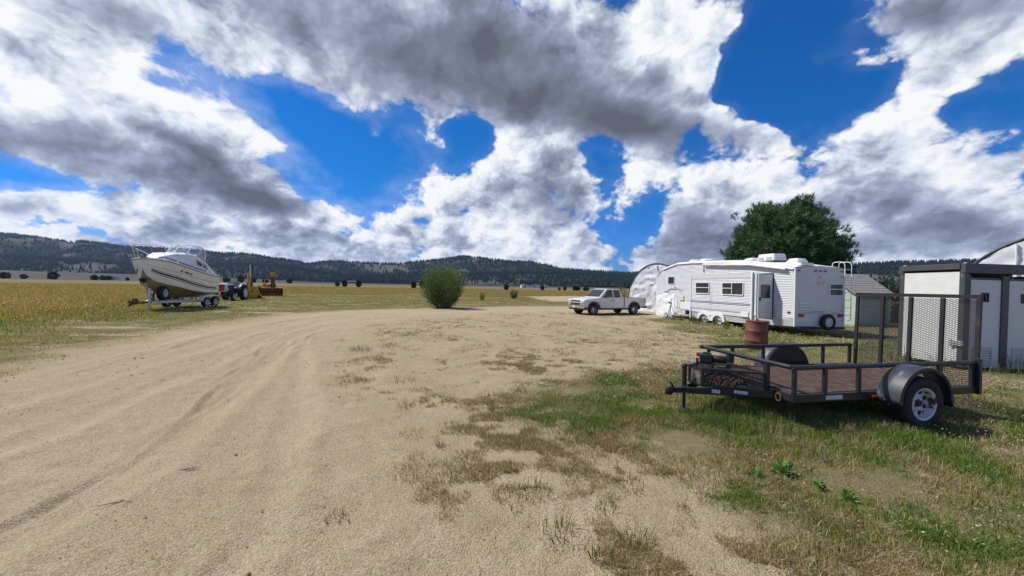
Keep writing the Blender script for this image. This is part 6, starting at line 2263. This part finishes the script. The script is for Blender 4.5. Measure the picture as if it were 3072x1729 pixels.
def far_shrub(x, y, w, h, label, group, k, name='far_tree', cat='tree'):
    if k not in fs_meshes:
        P_, D_, L_, W_, C_, sd_ = protos[k]
        o = leaf_quads(name, P_, D_, L_, W_, C_, 'leaf', None, sd_)
        fs_meshes[k] = o.data
    else:
        o = bpy.data.objects.new(name, fs_meshes[k])
        COL.objects.link(o)
    o.location = (x, y, th(x, y) - 0.05)
    o.scale = (w * 0.7, w * 0.7, h)
    o.rotation_euler = (0, 0, (x * 7 + y) % 6.28)
    return tag(o, label, cat, group)


kk = 0
for row_, lb, gp in zip(FAR, LBL, ('far tree row end', 'far lone trees', 'far tree row')):
    for (x, y, w, h) in row_:
        far_shrub(x, y, w, h, lb, gp, kk % 3)
        kk += 1
for (x, y, w, h, lb, gp) in (
        (-76, 168, 3.2, 3.2, 'round dark shrub beyond the snow blower', 'plain shrubs beyond machines'), (-84, 178, 3.0, 2.2, 'round dark shrub beyond the snow blower', 'plain shrubs beyond machines'),
        (-68, 164, 3.4, 3.3, 'dark rounded shrub alone between machines and big bush', None),
        (-42, 158, 3.2, 3.0, 'dark shrub just behind the big green bush', 'shrubs behind the big bush'), (-36, 150, 4.2, 4.0, 'dark shrub just behind the big green bush', 'shrubs behind the big bush'),
        (-2.4, 156, 3.2, 2.7, 'dark dome shrub standing in the plain right of the big bush', None),
        (13.5, 165, 2.6, 2.4, 'small dark shrub on the plain before the right hill', None),
        (22, 172, 1.9, 1.6, 'low dark shrub on the plain beyond the pickup hood', 'low shrubs beyond pickup'), (24.6, 172, 2.6, 2.0, 'low dark shrub on the plain beyond the pickup hood', 'low shrubs beyond pickup'),
        (31, 178, 5.5, 2.3, 'wide dark thicket on the plain beyond the pickup hood', 'thicket beyond pickup'), (36, 180, 4.6, 2.0, 'wide dark thicket on the plain beyond the pickup hood', 'thicket beyond pickup')):
    far_shrub(x, y, w, h, lb, gp, kk % 3, 'far_shrub', 'shrub')
    kk += 1

# far white buildings on the plain
mat('far_white', (0.60, 0.60, 0.58), 0.7)
mat('far_roof', (0.28, 0.27, 0.27), 0.7)


def far_house(x, y, w, d, h, label, rz, group=None):
    t = thing('far_building', label, 'building', (x, y, th(x, y) - 0.1), rz, group)
    MB().box((0, 0, h / 2), (w, d, h)).build('wall', MATS['far_white'], t)
    MB().prism([(-w / 2 - 0.3, h), (w / 2 + 0.3, h), (w / 2, h + 0.2), (0, h + 0.3 * w * 0.4), (-w / 2, h + 0.2)], -d / 2 - 0.3, d / 2 + 0.3).build('roof', MATS['far_roof'], t)
    MB().box((0, -d / 2 - 0.03, h * 0.45), (w * 0.2, 0.06, h * 0.7)).build('door', MATS['far_roof'], t)


far_house(14, 420, 8, 6, 3.0, 'white farm building on the plain beside the dome shrub', 0.3, 'farm buildings on the plain')
far_house(26, 425, 11, 6, 3.0, 'white farm building on the plain beside the dome shrub', -0.2, 'farm buildings on the plain')
far_house(39, 430, 6, 5, 2.6, 'white farm building on the plain beside the dome shrub', 0.1, 'farm buildings on the plain')
far_house(-560, 520, 14, 8, 4.0, 'pale farmhouse beyond the tree row under the left hill', 0.7)


# ------------------------------------------------------------------ single weeds and tufts near by
def clump(name, label, cat, x, y, n, h, spread, pal, seed, lean=0.7, wid=0.006, group=None):
    rs = np.random.RandomState(seed)
    a = rs.uniform(0, 6.28, n)
    r = spread * np.sqrt(rs.rand(n))
    X, Y = r * np.cos(a), r * np.sin(a)
    hh = h * rs.uniform(0.45, 1.0, n)
    la = np.where(rs.rand(n) < 0.7, a, rs.uniform(0, 6.28, n))
    ln = rs.rand(n) * lean * hh
    fx = rs.uniform(0, 6.28, n)
    w = wid * rs.uniform(0.7, 1.3, n)
    pts = []
    for k, ws in ((0, 1), (0.4, 0.95), (0.75, 0.6), (1.0, 0.05)):
        px = X + np.cos(la) * ln * k ** 1.9
        py = Y + np.sin(la) * ln * k ** 1.9
        pz = hh * (k - 0.30 * (ln / hh) * k ** 3) - 0.02
        for s in (-1, 1):
            pts.append(np.stack([px + s * w * ws * np.cos(fx) / 2, py + s * w * ws * np.sin(fx) / 2, pz], -1))
    V = np.stack(pts, 1).reshape(-1, 3)
    F = ((np.arange(n) * 8)[:, None, None] + np.array([[0, 1, 3, 2], [2, 3, 5, 4], [4, 5, 7, 6]])[None]).reshape(-1, 4)
    col = np.array(pal)[rs.randint(0, len(pal), n)] * rs.uniform(0.75, 1.25, n)[:, None]
    o = mesh_tris(name, V, F, MATS['grass'], None, np.repeat(col, 8, 0))
    o.location = (x, y, th(x, y))
    return tag(o, label, cat, group)


GP = [[.06, .10, .03], [.10, .14, .05], [.28, .23, .11], [.16, .16, .06]]
DP = [[.36, .29, .15], [.26, .20, .10], [.12, .12, .05]]
i_ = 0
for (x, y, n, h, s, p) in ((-0.55, 3.3, 60, .10, .10, GP), (0.22, 3.12, 90, .13, .16, GP), (0.60, 3.35, 70, .12, .12, GP), (0.60, 2.36, 80, .13, .07, GP), (0.38, 2.62, 60, .14, .13, GP), (0.78, 2.9, 60, .12, .10, GP),
                           (-0.75, 4.0, 40, .13, .05, DP), (-0.55, 4.6, 40, .12, .10, DP), (-1.3, 2.75, 40, .09, .08, DP), (0.9, 2.55, 60, .15, .12, GP), (-0.1, 4.9, 80, .13, .18, GP), (-1.5, 5.3, 50, .16, .14, DP),
                           (0.05, 2.9, 26, .08, .07, DP), (1.05, 3.25, 70, .13, .15, GP), (-3.9, 9.6, 120, .22, .30, GP), (-3.4, 10.3, 90, .2, .3, GP), (-1.9, 6.6, 60, .16, .2, DP)):
    clump('grass_tuft', 'green grass tuft growing alone out of the gravel' if p is GP else 'dry straw coloured grass tuft growing alone out of the gravel', 'grass tuft', x, y, n, h, s, p, 100 + i_, 0.8, 0.0055, 'green tufts in the gravel' if p is GP else 'dry tufts in the gravel')
    i_ += 1
for (x, y, n, h, s) in ((10.85, 8.22, 34, .40, .14), (11.2, 8.2, 40, .62, .16), (11.6, 8.22, 34, .45, .16), (10.4, 8.15, 34, .32, .15), (10.1, 8.7, 40, .5, .2), (9.9, 9.4, 40, .55, .25), (12.0, 8.15, 34, .6, .2)):
    clump('tall_weed', 'tall arching dry grass clump at the foot of the restroom cabin', 'weed', x, y, n, h, s, [[.10, .12, .05], [.30, .26, .15], [.06, .08, .035]], 140 + i_, 1.0, 0.010, 'weeds along the cabin')
    i_ += 1
for (x, y, n, h) in ((2.92, 4.45, 14, .42), (3.12, 4.5, 14, .40), (2.6, 4.75, 20, .40), (2.75, 4.6, 24, .36), (3.3, 4.4, 20, .36), (2.45, 4.9, 20, .34)):
    clump('weed_stalk', 'upright green weed stalks growing under the trailer tongue', 'weed', x, y, n, h, .08, [[.08, .13, .035], [.14, .18, .06]], 160 + i_, 0.25, 0.009, 'weed stalks under the tongue')
    i_ += 1


def leafy(name, label, cat, x, y, n, ll, h, seed, pal, group=None, flower=None):
    rs = np.random.RandomState(seed)
    a = rs.uniform(0, 6.28, n)
    el = rs.uniform(0.15, 1.3, n)
    D = np.stack([np.cos(a) * np.cos(el), np.sin(a) * np.cos(el), np.sin(el)], -1)
    s = rs.rand(n)
    P = np.stack([np.cos(a) * h * 0.35 * s, np.sin(a) * h * 0.35 * s, h * rs.rand(n) ** 1.2 * (1 - 0.5 * s)], -1)
    col = np.array(pal)[rs.randint(0, len(pal), n)] * rs.uniform(0.8, 1.2, n)[:, None]
    if flower:
        k = rs.rand(n) < 0.10
        col[k] = flower
    o = leaf_quads(name, P, D, rs.uniform(0.7, 1.2, n) * ll, np.full(n, ll * 0.30), col, 'leaf', None, seed)
    o.location = (x, y, th(x, y) - 0.01)
    return tag(o, label, cat, group)


LG = [[.14, .27, .05], [.18, .32, .06], [.10, .20, .045]]
for (x, y, n, ll, h) in ((2.62, 3.52, 80, .075, .13), (2.76, 3.28, 60, .055, .07), (2.86, 3.10, 60, .06, .08), (2.32, 3.47, 60, .055, .07), (0.95, 4.35, 60, .055, .07)):
    leafy('leafy_weed', 'bright green broad leaved weed in the grass before the trailer', 'weed', x, y, n, ll, h, 200 + i_, LG, 'broad leaved weeds before the trailer')
    i_ += 1
for k in range(13):
    L_ = 1.6 + k * 0.6
    rs_ = random.Random(k)
    x, y = 12.15 - .139 * L_ - 0.45 - rs_.random() * 0.7, 15.9 + .99 * L_ - rs_.random() * 0.4
    leafy('camper_weed', 'leafy green weed with yellow flowers along the camper skirt', 'weed', x, y, 110, .11, .28 + .22 * rs_.random(), 230 + k, [[.07, .12, .03], [.10, .15, .035], [.05, .085, .025]], 'weeds along the camper', (0.55, 0.42, 0.04))

# sticks lying on the gravel road
for (x, y, l, a, lb) in ((-3.05, 2.86, 0.20, 0.35, 'short brown stick lying on the gravel road'), (-2.95, 3.4, 0.18, 0.2, 'short brown stick lying on the gravel road')):
    m_ = MB().tube([(-l / 2, 0, 0.008), (0, 0.01, 0.014), (l / 2, 0.0, 0.008)], [0.004, 0.006, 0.003], 6)
    m_.tube([(0, 0.01, 0.012), (l * 0.2, 0.03, 0.016)], 0.003, 5)
    o_ = m_.build('stick', MATS['wood_grey'])
    o_.location = (x, y, th(x, y))
    o_.rotation_euler = (0, 0, a)
    tag(o_, lb, 'stick', 'sticks on the road')


# ------------------------------------------------------------------ the air between here and the hills
def haze():
    m = bpy.data.materials.new('haze')
    m.use_nodes = True
    nt = m.node_tree
    nt.nodes.clear()
    v = nt.nodes.new('ShaderNodeVolumePrincipled')
    v.inputs['Color'].default_value = (0.42, 0.62, 1.0, 1)
    v.inputs['Density'].default_value = 0.000040
    v.inputs['Anisotropy'].default_value = 0.2
    out = nt.nodes.new('ShaderNodeOutputMaterial')
    nt.links.new(v.outputs[0], out.inputs['Volume'])
    bm_ = MB().box((0, 2500, 205), (22000, 17000, 430))
    o = bm_.build('haze', m)
    tag(o, kind='stuff')


if HAZE:
    haze()
